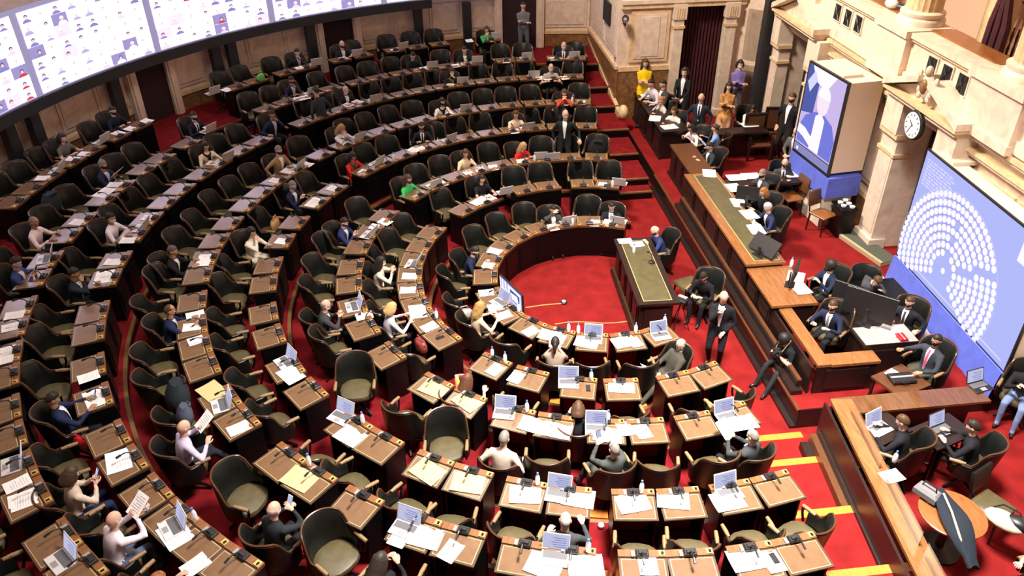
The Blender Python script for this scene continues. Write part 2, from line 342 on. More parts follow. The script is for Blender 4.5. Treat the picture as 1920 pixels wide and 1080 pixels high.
for x0, x1 in ((6.95, 7.35), (4.65, 5.25), (.85, 1.42), (-.95, -.4)):
    b = MB(); b.box(x0, FY, .4, x1, FY+.32, 2.95, MARB); b.box(x0-.05, FY, .4, x1+.05, FY+.38, .62, MARB); b.box(x0-.04, FY, 2.55, x1+.04, FY+.36, 2.62, MARBY); b.box(x0-.05, FY, 2.95, x1+.05, FY+.4, 3.05, MARBY); b.box(x0-.02, FY, 3.05, x1+.02, FY+.42, 3.78, MARB); b.box(x0+.05, FY+.32, .75, x1-.05, FY+.335, 2.5, MARBP); b.obj('pilaster', w)
def pediment(cx, hw, z0, z1):
    b = MB(); y0, y1 = FY, FY+.5
    b.box(cx-hw, y0, z0, cx+hw, y1, z0+.09, MARB); b.box(cx-hw-.06, y0, z0+.09, cx+hw+.06, y1+.06, z0+.15, MARBY)
    b.add([(cx-hw, y0, z0+.15), (cx+hw, y0, z0+.15), (cx, y0, z1-.1), (cx-hw, y1-.15, z0+.15), (cx+hw, y1-.15, z0+.15), (cx, y1-.15, z1-.1)], [(0, 1, 2), (5, 4, 3), (0, 3, 4, 1), (1, 4, 5, 2), (2, 5, 3, 0)], STONE)
    for s in (-1, 1):
        x1 = cx+s*(hw+.08); xm = cx+s*.16
        zz = z0+.15; zt = z1-.1
        b.add([(x1, y0, zz), (xm, y0, zt), (xm, y0, zt+.12), (x1, y0, zz+.13), (x1, y1+.08, zz), (xm, y1+.08, zt), (xm, y1+.08, zt+.12), (x1, y1+.08, zz+.13)], [(0, 1, 2, 3), (7, 6, 5, 4), (0, 4, 5, 1), (1, 5, 6, 2), (2, 6, 7, 3), (3, 7, 4, 0)], MARB)
    return b.obj('pediment', w)
pediment(.22, 1.2, 3.76, 4.42); pediment(6.05, 1.2, 3.78, 4.55)
b = MB(); c = (.22, FY+.45, 4.28)
b.ell(c, (.17, .1, .26), STONE); b.ell((.22, FY+.5, 4.57), (.08, .07, .1), STONE)
for s in (-1, 1):
    for q in range(5): b.ell((.22+s*(.15+.03*q), FY+.48, 4.08+.09*q), (.06, .05, .08), STONE, 7, 5)
b.ell((.22, FY+.53, 4.28), (.1, .06, .14), MARBB); b.obj('carved_crest', w, True)
b = MB()
for x0, x1 in ((1.45, 4.6), (-3.6, -.98), (-8, -4)):
    b.box(x0, FY, .4, x1, FY+.08, 1.1, MARBB); b.box(x0, FY, 1.1, x1, FY+.1, 1.22, MARBY)
b.obj('wainscot', w)
for x0, x1 in ((1.6, 2.9), (3.1, 4.5), (-2.3, -1.05), (-3.7, -2.4)):
    b = MB(); b.box(x0, FY, 1.4, x1, FY+.05, 3.2, MARBY); b.box(x0+.12, FY, 1.52, x1-.12, FY+.07, 3.08, MARBP); b.obj('marble_panel', w)
# balcony front: pedestals, cap, grilles
BY = FY+.12
for x0, x1 in ((1.55, 2.7), (-2.0, -.62), (5.6, 6.9)):
    b = MB(); b.box(x0, BY, 3.86, x1, BY+.14, 4.78, MARBP); b.box(x0-.05, BY-.8, 4.78, x1+.05, BY+.2, 4.92, MARB); b.box(x0-.03, BY, 3.86, x1+.03, BY+.18, 4.02, MARB); b.obj('pedestal', w)
for x0, x1 in ((2.7, 5.6), (-.62, 1.55), (-6, -2.0)):
    b = MB(); b.box(x0, BY-.32, 4.80, x1, BY+.1, 4.90, MARB); b.box(x0, BY-.02, 4.74, x1, BY+.06, 4.80, MARBY); b.box(x0, BY, 3.9, x1, BY+.05, 4.12, MARB); b.obj('balcony_cap', w)
    b = MB(); b.box(x0, BY-.75, 4.82, x1, BY-.32, 4.93, WOOD); b.obj('handrail', w)
    xm = ((x0+x1)/2 if x0 > 1 else .22) if x0 > -3 else -2.9
    for q in (-1, 0, 1):
        c = xm+q*.5
        b = MB(); b.box(c-.17, BY, 4.28, c+.17, BY+.03, 4.68, MARB); b.box(c-.14, BY+.01, 4.31, c+.14, BY+.036, 4.65, DARK)
        for r in range(2): b.tube([(c-.12+.24*r, BY+.045, 4.33), (c+.12-.24*r, BY+.045, 4.63)], .008, BLACKP, 4)
        b.tube([(c, BY+.045, 4.33), (c, BY+.045, 4.63)], .008, BLACKP, 4); b.ell((c, BY+.045, 4.48), (.035, .02, .035), BLACKP, 8, 5); b.obj('grille', w)
for x in (2.12, -1.3, 6.2):
    b = MB(); b.lathe([(.46, 4.92), (.46, 5.0), (.44, 5.04), (.40, 5.06), (.43, 5.11), (.43, 5.15), (.37, 5.19)], MARB, (x, BY-.42, 0), 28); b.lathe([(.35, 5.19), (.345, 7), (.33, 9)], MARBY, (x, BY-.42, 0), 40, .05); b.obj('column', w, True)
b = MB(); b.box(-14, -9.2, 4.0, 9, FY-.4, 4.1, MARBB); b.box(-14, -9.4, 4.1, 9, -9.2, 9, mat('gallery_wall', (.62, .38, .27), .7)); b.box(-.2, -9.2, 4.1, -1.4, -9.15, 7, DARK); b.obj('gallery', w)
for x in (1.25, -.7):
    b = MB(); b.box(x+.0, -8.3, 4.1, x+.42, -7.9, 9, MARBY); b.obj('gallery_pier', w)
for x in (.55, -1.05):
    b = MB()
    for q in range(5): b.tube([(x+.1*q, -7.6-.06*(q % 2), 4.1), (x+.1*q, -7.6-.06*(q % 2), 5.2), (x+.3+.02*q, -7.65, 6.0), (x+.1*q, -7.6, 8.5)], [.09, .085, .05, .1], CURT, 7)
    b.obj('gallery_curtain', w, True)
# unseen sides that close the room
b = MB(); b.box(-14.3, -9.4, -.2, -14, 14, 14.5, MARBP); struct(b, 'wall_near')
b = MB(); b.box(-14, 13.6, -.2, 14, 14, 14.5, MARBP); b.box(13.7, -9.4, -.2, 14, 14, 14.5, MARBP); b.box(-14, -9.4, 9, 14, -9.1, 14.5, MARBP); struct(b, 'wall_outer')
b = MB(); b.box(-14.3, -9.4, 14.5, 14, 14, 14.8, MARB); struct(b, 'ceiling')
# dark steel post before the far doorway
b = MB(); b.box(7.55, -6.35, .4, 7.83, -6.05, 9, TRUSS); b.box(7.45, -6.45, .4, 7.93, -5.95, .46, TRUSS); tag(b.obj('steel_post'), 'tall dark steel post standing before the black doorway', 'post')
# ================================================================== DESKS AND CHAIRS (prototypes)
def desk_proto():
    t = thing('desk', 'd', 'desk')
    b = MB(); sl = .02
    b.add([(-.25, -.285, .735), (.25, -.285, .735), (.25, .285, .735), (-.25, .285, .735), (-.25, -.285, .755), (.25, -.285, .775), (.25, .285, .775), (-.25, .285, .755)],
          [(3, 2, 1, 0), (4, 5, 6, 7), (0, 1, 5, 4), (1, 2, 6, 5), (2, 3, 7, 6), (3, 0, 4, 7)], mat('desk_frame_wood', (.085, .05, .03), .26, spec=.7, var=.25, scale=5, noise='wood'))
    b.box(.15, -.285, .77, .25, .285, .79, mat('desk_rail', (.21, .085, .03), .35, var=.3, scale=5, noise='wood'))
    b.obj('desk_top', t)
    b = MB(); b.box(.20, -.28, -.19, .24, .28, .735, EBONY); b.box(.24, -.2, .12, .252, .2, .62, EBONY); b.box(.24, -.17, .15, .256, .17, .59, EBONY); b.obj('front_panel', t)
    for s in (-1, 1):
        b = MB(); b.box(-.16, s*.27-.014, 0, .2, s*.27+.014, .735, EBONY); b.obj('side_panel', t)
    b = MB(); b.add([(.19, -.25, .03), (.19, .25, .03), (.17, .25, .33), (.17, -.25, .33), (.19, .25, .62), (.19, -.25, .62)], [(0, 1, 2, 3), (3, 2, 4, 5)], CARPET); b.obj('knee_panel', t)
    z = lambda x: .7652+.04*x*1.0+.001
    def quad(x0, x1, w, dz, m, b): b.add([(x0, -w, z(x0)+dz), (x1, -w, z(x1)+dz), (x1, w, z(x1)+dz), (x0, w, z(x0)+dz)], [(0, 1, 2, 3)], m)
    b = MB(); quad(-.225, .13, .256, .0, GOLD, b); fr = b.obj('gilt_border', t)
    b = MB(); quad(-.215, .12, .246, .003, PADB, b); b.obj('leather_pad', t)
    b = MB(); b.box(.13, -.075, .785, .235, .075, .83, BLACKP, .01); b.box(.15, -.05, .83, .2, .05, .85, BLACKP, .008); b.box(.14, .09, .788, .22, .13, .81, GREYP); b.obj('microphone_box', t)
    b = MB(); b.tube([(.16, .01, .84), (.13, .01, .90), (.06, .01, .925), (.0, .01, .915)], .009, BLACKP, 5); b.tube([(.02, .01, .92), (-.05, .01, .905)], .016, BLACKP, 6); b.obj('microphone', t)
    b = MB(); b.box(.16, -.27, .79, .235, -.195, .805, BRASS); b.box(.17, -.255, .805, .215, -.225, .808, EBONY); b.obj('button_plate', t)
    return t
def chair_proto():
    t = thing('armchair', 'c', 'chair')
    def sq(rx, ry, z, n=16, e=.75):
        return [(math.copysign(abs(math.cos(a))**e, math.cos(a))*rx+.02, math.copysign(abs(math.sin(a))**e, math.sin(a))*ry, z) for a in [2*pi*k/n for k in range(n)]]
    b = MB(); b.loft([sq(.22, .22, .36), sq(.25, .27, .38), sq(.265, .275, .43), sq(.25, .265, .465), sq(.19, .2, .485), sq(.08, .08, .49)], SEATL); b.obj('seat', t, True)
    def prof(a):
        a = abs(a); s = min(1, max(0, (a-60)/24)); s = s*s*(3-2*s); return .965-.305*s-.035*(min(a, 62)/62)**4*(1-s)
    n = 28; A = [-118+236*i/n for i in range(n+1)]
    def P(a, r, z): lean = max(0, z-.45)*.16*max(0, math.cos(math.radians(a))); return (-(r*.98)*math.cos(math.radians(a))-lean+.02, r*1.13*math.sin(math.radians(a)), z)
    b = MB(); rings = []
    for a in A:
        zt = prof(a)
        rings.append([P(a, .30, .36), P(a, .315, .6 if zt > .7 else .5), P(a, .31, zt-.02), P(a, .29, zt), P(a, .262, zt-.03), P(a, .245, .55 if zt > .7 else .5), P(a, .25, .40)])
    b.loft(rings, LEATH); b.obj('backrest', t, True)
    b = MB(); b.tube([P(a, .292, prof(a)+.004) for a in A], .0135, mat('chair_rail_wood', (.085, .032, .012), .3, var=.3, scale=5, noise='wood'), 6); b.obj('top_rail', t, True)
    for s in (-1, 1):
        b = MB(); y = s*.31
        b.tube([(.06, y, .66), (.16, y*1.0, .655), (.27, y*1.0, .645)], [.022, .03, .026], PADT, 8); b.tube([(.26, y, .645), (.25, y*.98, .54), (.2, y*.95, .42)], .018, EBONY, 6); b.obj('armrest', t, True)
    b = MB(); b.lathe([(.05, .1), (.035, .14), (.03, .3), (.06, .36)], EBONY, n=10)
    for k in range(4):
        a = k*pi/2+pi/4; c, s_ = math.cos(a), math.sin(a)
        b.tube([(.03*c, .03*s_, .13), (.18*c, .18*s_, .09), (.30*c, .30*s_, .03)], [.032, .026, .022], EBONY, 6)
    b.obj('pedestal', t, True)
    return t
DESK0 = desk_proto(); CHAIR0 = chair_proto(); _used = {'d': False, 'c': False}
UNITS = {
 0: [199, 183, 166.3, 150, 134.5, 119, 104, 84, 68, 52.5, 37.5, 22.5, 7.5, -7.5, -21.5],
 1: [198, 188.8, 174.6, 163.8, 150.8, 139.9, 121.4, 112.6, 104, 95.4, 86.8, 78.2, 69.6, 60.8, 42, 33, 15.6, 6.6, -6.5, -15.6],
 2: [193.6, 186, 177, 169.8, 160.8, 153.3, 143.3, 135.6, 121.8, 111, 102.5, 93.6, 86, 77, 69.4, 60.8, 47, 39.5, 32, 24.5, 17.4, 10.4, 3.4, -3.6, -11.5],
 3: [190, 184.6, 178, 172.5, 164.9, 159.5, 152.5, 147.1, 139.3, 134, 124, 117.2, 108.5, 102, 93.2, 87.4, 79, 72, 63.5, 57.5, 47.4, 42, 36.6, 30.6, 25.2, 19.8, 14.2, 8.8, 3.2, -2.4, -9],
 4: [186.7, 182.3, 176.6, 172.2, 165.8, 161.4, 155.4, 150.9, 144.3, 138.3, 133.8, 125.3, 120.8, 113.6, 109.1, 104.6, 98.6, 92, 87.4, 82.4, 77, 71, 66.2, 61.4, 56.8, 49.6, 44, 39.5, 35, 30, 25.5, 20.5, 16, 11, 6.5, 1.5, -3, -8],
 5: [140.8, 137.2, 133.5, 129.6, 125, 121, 114.8, 109.6, 103.6, 99.8, 93, 89, 83, 79, 74.5, 70.5, 65.8, 62, 57, 53, 44, 40.2, 36.4, 32.4, 28.6, 24.6, 20.8, 16.8, 13, 9, 5, 1, -3.4, -7.2],
 6: [133.6, 130.2, 125, 121.6, 117.6, 114, 109.4, 106, 102, 98.6, 93.6, 90, 85, 81.4, 76.6, 73, 68.4, 65, 60, 45.5, 42, 37.6, 34, 29.5, 26, 22, 18.4, 14, 10.6, 4, .6, -4.6, -8],
 7: [80, 77, 74, 70.6, 67.4, 63.4, 60, 44.5, 41.5, 37, 34, 28.5, 25, 20, 16.5, 13, 5],
}
DPOS = {}
def place(proto, key, loc, rz, label, group):
    if not _used[key]:
        _used[key] = True; proto.location = loc; proto.rotation_euler = (0, 0, rz); proto['label'] = label; proto['group'] = group; return proto
    return copy_tree(proto, loc, rz, label, group)
for k, us in UNITS.items():
    for i, th in enumerate(us):
        DPOS[k, i] = th
        place(DESK0, 'd', pol(RR[k], th, HH[k]), inward(th), f'dark wooden desk with leather top, {ordw(i+1)} from the near aisle in the {ROWN[k]} row', f'desks of the {ROWN[k]} row')
# ================================================================== PODIUM FURNITURE
GREENL = mat('green_desk_leather', (.085, .075, .035), .3, var=.2, scale=6)
def panels(b, x0, x1, y, z0, z1, n, s=1):      # raised panels on a front facing +y (s=1)
    w = (x1-x0)/n
    for i in range(n):
        a, c = x0+i*w+.06, x0+(i+1)*w-.06
        b.box(a, min(y, y+s*.02), z0, c, max(y, y+s*.02), z1, EBONY2); b.box(a+.07, min(y, y+s*.035), z0+.07, c-.07, max(y, y+s*.035), z1-.07, EBONY2)
def counter(name, label, x0, x1, y0, y1, z, inset=True, wood=WOODT, n=3, zb=.4):
    t = thing(name, label, 'counter', ((x0+x1)/2, (y0+y1)/2, zb))
    def P(b, nm): o = b.obj(nm, t); o.location = (-(x0+x1)/2, -(y0+y1)/2, -zb); return o
    b = MB(); b.box(x0, y0, z-.05, x1, y1, z, wood); P(b, 'counter_top')
    b = MB(); b.box(x0+.04, y1-.09, zb, x1-.04, y1-.05, z-.05, EBONY2); panels(b, x0+.04, x1-.04, y1-.05, zb+.12, z-.12, n); b.box(x0, y1-.07, zb, x1, y1, zb+.08, EBONY2); P(b, 'front_panel')
    b = MB(); b.box(x0+.03, y0+.05, zb, x0+.07, y1-.09, z-.05, EBONY2); P(b, 'side_panel')
    b = MB(); b.box(x1-.07, y0+.05, zb, x1-.03, y1-.09, z-.05, EBONY2); P(b, 'side_panel')
    if inset:
        b = MB(); b.box(x0+.10, y0+.07, z, x1-.10, y1-.2, z+.003, GOLD); P(b, 'gilt_border')
        b = MB(); b.box(x0+.115, y0+.085, z+.001, x1-.115, y1-.215, z+.005, GREENL); P(b, 'leather_inlay')
    return t
counter('podium_counter', 'long main podium counter of polished wood with green leather inlay', -.69, 3.4, -3.6, -2.8, 1.2, True, WOODT, 5)
counter('podium_counter', 'lower polished wooden counter right after the main podium counter', -1.97, -.67, -3.7, -2.83, 1.1, False, WOODT, 2)
counter('podium_counter', 'dark wooden counter section beyond the far end of the main podium counter', 3.42, 5.14, -3.55, -2.95, 1.2, False, RAILW, 3)
counter('side_counter', 'long dark counter by the yellow dressed woman at the far end', 5.95, 9.0, -3.72, -2.95, 1.2, False, EBONY2, 4)
def ledge(name, label, pts, w, z, zb=.4, wood=WOODT):
    # counter ledge along a line of points with dark panelling beneath
    t = thing(name, label, 'counter', (pts[0][0], pts[0][1], zb))
    for i in range(len(pts)-1):
        p, q = Vector((*pts[i], 0)), Vector((*pts[i+1], 0)); d = (q-p); L = d.length; a = math.atan2(d.y, d.x)
        T = Matrix.Translation(p-Vector((pts[0][0], pts[0][1], 0))) @ Matrix.Rotation(a, 4, 'Z')
        b = MB(); b.T = T; b.box(-.0, -w if i == 0 else 0, z-zb-.05, L, 0 if i == 0 else w, z-zb, wood)
        b.obj('counter_top', t)
        b = MB(); b.T = T; s = -1 if i == 0 else 1
        b.box(.02, min(s*.05, s*.09), -zb if i == 0 else 0, L-.02, max(s*.05, s*.09), z-zb-.05, EBONY2)
        nn = max(1, int(L/.7)); ww = L/nn
        for k in range(nn): b.box(k*ww+.07, min(s*.03, s*.06), .08, (k+1)*ww-.07, max(s*.03, s*.06), z-zb-.14, EBONY2)
        b.obj('panelling', t)
    return t
# (line runs so that its right side is the top's width)
t = ledge('counter_ledge', 'narrow polished ledge around the masked man below the main podium', [(-1.9, -3.0), (-3.6, -2.98)][::-1] and [(-1.9, -2.98), (-3.6, -2.98)], -.24, 1.02)
b = MB(); b.box(-3.62, -4.07, .968, -3.32, -3.22, 1.019, WOODT); o = b.obj('counter_top', t); o.location = (1.9, 2.98, -.4)
b = MB(); b.box(-3.60, -4.03, .4, -3.56, -2.99, .97, EBONY2); b.box(-3.62, -3.9, .5, -3.59, -3.15, .9, EBONY2); o = b.obj('panelling', t); o.location = (1.9, 2.98, -.4)
t = ledge('near_counter', 'long polished counter running to the bottom right corner with clear screens', [(-4.55, -2.72), (-9.2, -2.16)], -.33, 1.15)
b = MB(); b.box(-4.9, -5.15, 1.105, -4.53, -2.74, 1.146, mat('mirror_polished_wood', (.12, .05, .02), .06, spec=.9, var=.3, scale=2.5, noise='wood')); o = b.obj('counter_top', t); o.location = (4.55, 2.72, -.4)
b = MB(); b.box(-4.62, -5.1, .4, -4.57, -2.75, 1.11, EBONY2)
for k in range(3): b.box(-4.57, -5.0+.75*k, .5, -4.545, -4.4+.75*k, 1.0, EBONY2)
o = b.obj('panelling', t); o.location = (4.55, 2.72, -.4)
b = MB(); ang = math.atan2(.56, -4.65)
b.T = Matrix.Rotation(ang, 4, 'Z')
for i, (w, z0, z1) in enumerate(((.34, -.4, -.06), (.22, -.06, .12), (.12, .12, .22))): b.box(.1, -w, z0, 4.7, -.0, z1, [EBONY2, RAILW, EBONY2][i])
b.obj('stepped_plinth', t)
b = MB(); b.T = Matrix.Rotation(ang, 4, 'Z')
PLEXI = mat('clear_screen', (.9, .93, .95), .05, trans=1.0, spec=.5)
for k in range(3): b.box(.3+k*1.3, .2, .75, 1.45+k*1.3, .204, 1.0, PLEXI)
b.obj('clear_screen', t)
t = ledge('cross_counter', 'dark counter covered by long white sheets behind the first big screen', [(3.0, -3.62), (3.0, -5.7)], .36, 1.18, wood=EBONY2)
t = ledge('cross_counter', 'dark counter where the woman with long black hair writes', [(5.98, -3.75), (5.98, -5.75)], .4, 1.2, wood=EBONY2)
# dark shiny plinth along the podium front
t = thing('podium_plinth', 'dark stepped plinth along the foot of the main podium front', 'plinth', (0, -2.7, .4))
b = MB(); b.box(-3.6, -.12, 0, 3.3, .084, .10, EBONY2); b.obj('lower_step', t)
b = MB(); b.box(-3.5, -.12, .10, 3.3, -.03, .22, EBONY2); b.box(-3.5, -.12, .22, 3.3, -.05, .25, RAILW); b.obj('upper_step', t)
# speakers' table in the pit
t = thing('speaker_table', 'long dark table with green leather top and gilt line inside the pit', 'table', (.02, -1.0, 0), math.radians(-2))
b = MB(); b.box(-1.25, -.4, .76, 1.25, .4, .81, EBONY2); b.obj('table_top', t)
b = MB(); b.box(-1.14, -.28, .81, 1.14, .28, .813, GOLD); b.obj('gilt_border', t)
b = MB(); b.box(-1.125, -.265, .811, 1.125, .265, .816, GREENL); b.obj('leather_inlay', t)
b = MB(); b.box(-1.15, .30, .02, 1.15, .34, .76, EBONY2); panels(b, -1.15, 1.15, .34, .14, .68, 4); b.box(-1.2, .28, 0, 1.2, .44, .08, EBONY2); b.box(-1.2, .28, .08, 1.2, .40, .12, RAILW); b.obj('front_panel', t)
for s in (-1, 1):
    b = MB(); b.box(s*1.15-.03, -.3, 0, s*1.15+.03, .34, .76, EBONY2); b.box(s*1.19-.015, -.22, .12, s*1.19+.015, .26, .66, EBONY2); b.obj('side_panel', t)
# ------------------------------------------------------------------ the two big screens on the podium
EW = lambda n, c, s=1.0: mat(n, (0, 0, 0), .5, emit=c, est=s)
def emis(n, c, s=1.0):
    if n in MATS: return MATS[n]
    m = bpy.data.materials.new(n); m.use_nodes = True; nt = m.node_tree; nt.nodes.remove(nt.nodes['Principled BSDF'])
    e = nt.nodes.new('ShaderNodeEmission'); e.inputs[0].default_value = (*c, 1); e.inputs[1].default_value = s; nt.links.new(e.outputs[0], nt.nodes['Material Output'].inputs[0]); MATS[n] = m; return m
S_BLUE = emis('screen_lavender', (.46, .50, .97), 1.0); S_WHITE = emis('screen_white', (1, .93, 1), 1.05); S_PALE = emis('screen_pale', (.72, .70, 1.0), 1.0)
S_NAVY = emis('screen_navy', (.10, .13, .45), .9); S_SUIT = emis('screen_suit', (.20, .22, .75), .95); S_SKIN = emis('screen_skin', (.98, .82, .95), 1.0); S_LIL = emis('screen_lilac', (.62, .5, .85), 1.0); S_GREY = emis('screen_grey', (.30, .30, .62), .9)
SPANEL = mat('screen_side', (.72, .60, .48), .7)
def ring_poly(b, pts, y, m): b.add([(x, y, z) for x, z in pts], [tuple(range(len(pts)))], m)
def disc(b, cx, cz, r, y, m, n=14): ring_poly(b, [(cx+r*math.cos(2*pi*i/n), cz+r*math.sin(2*pi*i/n)) for i in range(n)], y, m)
# vote board: local x to viewer's right (toward -X world), normal +y
p0, p1 = Vector((-.38, -6.12, 0)), Vector((-4.12, -5.95, 0)); d = p1-p0; BWID = d.length
t = thing('vote_board', 'large lavender screen showing a half circle seating plan of white dots', 'screen', (p0.x, p0.y, .4), math.atan2(d.y, d.x))
HB = 2.28; ZB = .60
b = MB(); b.box(0, .0, ZB, BWID, .35, ZB+HB, SPANEL); b.box(-.01, -.02, ZB-.02, BWID+.01, .02, ZB+HB+.02, BLACKP); b.obj('screen_body', t)
b = MB(); ring_poly(b, [(0.02, ZB+.01), (BWID-.02, ZB+.01), (BWID-.02, ZB+HB-.01), (.02, ZB+HB-.01)], -.025, S_BLUE); pic = b.obj('picture', t)
# plan: semicircle rows of dots; the opening faces down left in the picture
b = MB(); cx, cz = 1.50, ZB+.52
for k in range(8):
    r = .36+.155*k; n = int(r*pi/.098)
    for i in range(n):
        a = -28+236*i/(n-1)
        if abs(a-32) < 4.5/(r+.2) or (k < 6 and abs(a-90) < 1.6/(r)): continue
        disc(b, cx+1.02*r*math.cos(math.radians(a)), cz+r*math.sin(math.radians(a))*.98, .066, -.028, S_WHITE, 10)
b.obj('seat_dots', pic, kind='stuff')
b = MB(); disc(b, cx+.02, cz+.03, .06, -.028, S_WHITE); b.obj('centre_dot', pic)
for k in range(8):
    b = MB(); r = .435+.155*k; pts = [(cx+1.02*r*math.cos(math.radians(a)), cz+.98*r*math.sin(math.radians(a))) for a in range(42 if k < 7 else -20, 150 if k < 7 else 200, 4)]
    q = [(cx+1.02*(r+.008)*math.cos(math.radians(a)), cz+.98*(r+.008)*math.sin(math.radians(a))) for a in range(42 if k < 7 else -20, 150 if k < 7 else 200, 4)]
    for i in range(len(pts)-1): ring_poly(b, [pts[i], pts[i+1], q[i+1], q[i]], -.0275, S_GREY if k < 7 else S_PALE)
    b.obj('row_line', pic)
b = MB()
for r_ in range(9):
    x = .12
    while x < .95:
        w = rnd.uniform(.04, .16); ring_poly(b, [(x, ZB+HB-.12-.06*r_), (x+w, ZB+HB-.12-.06*r_), (x+w, ZB+HB-.155-.06*r_), (x, ZB+HB-.155-.06*r_)], -.028, S_PALE); x += w+.03
b.obj('text_list', pic, kind='stuff')
b = MB(); ring_poly(b, [(3.1, ZB+1.75), (3.7, ZB+1.75), (3.7, ZB+2.12), (3.1, ZB+2.12)], -.028, S_WHITE); ring_poly(b, [(.05, ZB+.10), (3.6, ZB+.10), (3.6, ZB+.13), (.05, ZB+.13)], -.028, S_PALE); b.obj('message_box', pic)
b = MB()
for x in (.25, 3.0): b = MB(); b.box(x, .05, ZB+HB+.0, x+.5, .62, ZB+HB+.07, SPANEL); b.box(x+.05, .34, ZB+HB-.35, x+.42, .6, ZB+HB+.02, GREYP); b.obj('rear_case', t)
b = MB()
n = 30
for i in range(n):
    x0, x1 = BWID*i/n, BWID*(i+1)/n; y = -.06-.015*(i % 2)
    b.add([(x0, y, ZB-.03), (x1, -.06-.015*((i+1) % 2), ZB-.03), (x1, -.12-.02*((i+1) % 2), 0), (x0, -.12-.02*(i % 2), 0)], [(0, 1, 2, 3)], BLUECL)
b.box(0, .3, 0, BWID, .32, ZB-.03, BLUECL); b.box(0, -.05, ZB-.06, BWID, .3, ZB-.03, BLUECL); b.box(-.01, -.06, 0, .02, .3, ZB-.05, BLUECL); b.obj('blue_skirt', t)
# first screen with the speaker on it
p0, p1 = Vector((3.42, -5.42, 0)), Vector((1.92, -5.58, 0)); d = p1-p0; W1 = d.length
t = thing('speaker_screen', 'tall screen showing a white haired man in a suit with beige side panel', 'screen', (p0.x, p0.y, .4), math.atan2(d.y, d.x))
Z0, H1 = 1.32, 2.05
b = MB(); b.box(0, .02, Z0, W1, .82, Z0+H1, SPANEL); b.obj('screen_body', t)
b = MB(); b.box(-.02, -.03, Z0-.08, W1+.015, .03, Z0+H1+.02, BLACKP); b.obj('bezel', t)
def Q(pts): return [(x*W1, Z0+z*H1) for x, z in pts]
b = MB(); ring_poly(b, Q([(.02, .10), (.98, .10), (.98, .99), (.02, .99)]), -.034, S_LIL); pic = b.obj('picture', t)
b = MB(); ring_poly(b, Q([(.02, .45), (.33, .5), (.36, .99), (.02, .99)]), -.036, S_NAVY); ring_poly(b, Q([(.12, .99), (.75, .99), (.55, .8), (.25, .85)]), -.037, S_WHITE); ring_poly(b, Q([(.05, .8), (.2, .95), (.3, .86), (.15, .7)]), -.038, S_PALE); b.obj('background', pic)
b = MB(); ring_poly(b, Q([(.05, .12), (.97, .12), (.98, .36), (.86, .50), (.62, .56), (.40, .54), (.16, .44), (.04, .28)]), -.040, S_SUIT); b.obj('suit', pic)
b = MB(); ring_poly(b, Q([(.40, .12), (.66, .12), (.66, .50), (.54, .56), (.42, .50)]), -.042, S_WHITE); ring_poly(b, Q([(.03, .22), (.20, .2), (.5, .12), (.58, .2), (.22, .31), (.05, .32)]), -.043, S_WHITE); b.obj('shirt', pic)
b = MB(); ring_poly(b, [(W1*(.54+.155*math.cos(a)), Z0+H1*(.68+.15*math.sin(a))) for a in [2*pi*i/18 for i in range(18)]], -.044, S_SKIN); ring_poly(b, [(W1*(.54+.165*math.cos(a)), Z0+H1*(.72+.14*math.sin(a))) for a in [pi*i/12 for i in range(13)]], -.045, S_WHITE); ring_poly(b, Q([(.69, .66), (.74, .64), (.71, .61), (.68, .62)]), -.046, S_LIL); b.obj('face', pic)
b = MB(); ring_poly(b, Q([(.02, .0), (.98, .0), (.98, .09), (.02, .09)]), -.036, S_GREY); disc(b, W1*.12, Z0+.08, .045, -.04, S_WHITE, 10); b.obj('caption_band', pic)
b = MB(); b.box(.2, .05, Z0+H1-.01, W1-.3, .5, Z0+H1+.06, SPANEL); b.obj('top_case', t); b = MB(); b.box(W1*.45, .80, Z0+.9, W1*.9, 1.0, Z0+H1-.1, GREYP); b.obj('rear_case', t)
b = MB(); b.box(-.05, -.04, .75, W1+.1, .78, Z0-.08, BLUECL); b.obj('blue_cloth', t); b = MB(); b.box(0, 0, 0, W1+.02, .7, .75, WHITECL); b.obj('plinth', t)
# clock over the curtained door
t = thing('wall_clock', 'round white wall clock hanging below the pediment', 'clock', (.13, FY+.53, 3.56))
b = MB(); b.T = Matrix.Rotation(pi/2, 4, 'X'); b.lathe([(.27, -.02), (.285, .0), (.285, 0.05), (.26, .07)], BLACKP, n=30); b.obj('case', t, True).rotation_euler = (0, 0, pi)
DIAL = mat('clock_dial', (.88, .86, .82), .5)
b = MB(); disc(b, 0, 0, .25, .075, DIAL, 30)
b.obj('dial', t)
for i in range(12):
    b = MB(); a = i*pi/6; b.T = Matrix.Rotation(a, 4, 'Y'); ring_poly(b, [(-.010, .17), (.010, .17), (.010, .22), (-.010, .22)], .078, BLACKP); b.obj('hour_mark', t)
for a, L, w in ((.9, .12, .010), (2.6, .18, .007)):
    b = MB(); b.T = Matrix.Rotation(a, 4, 'Y'); ring_poly(b, [(-w, -.03), (w, -.03), (w, L), (-w, L)], .081, BLACKP); b.obj('hand', t)
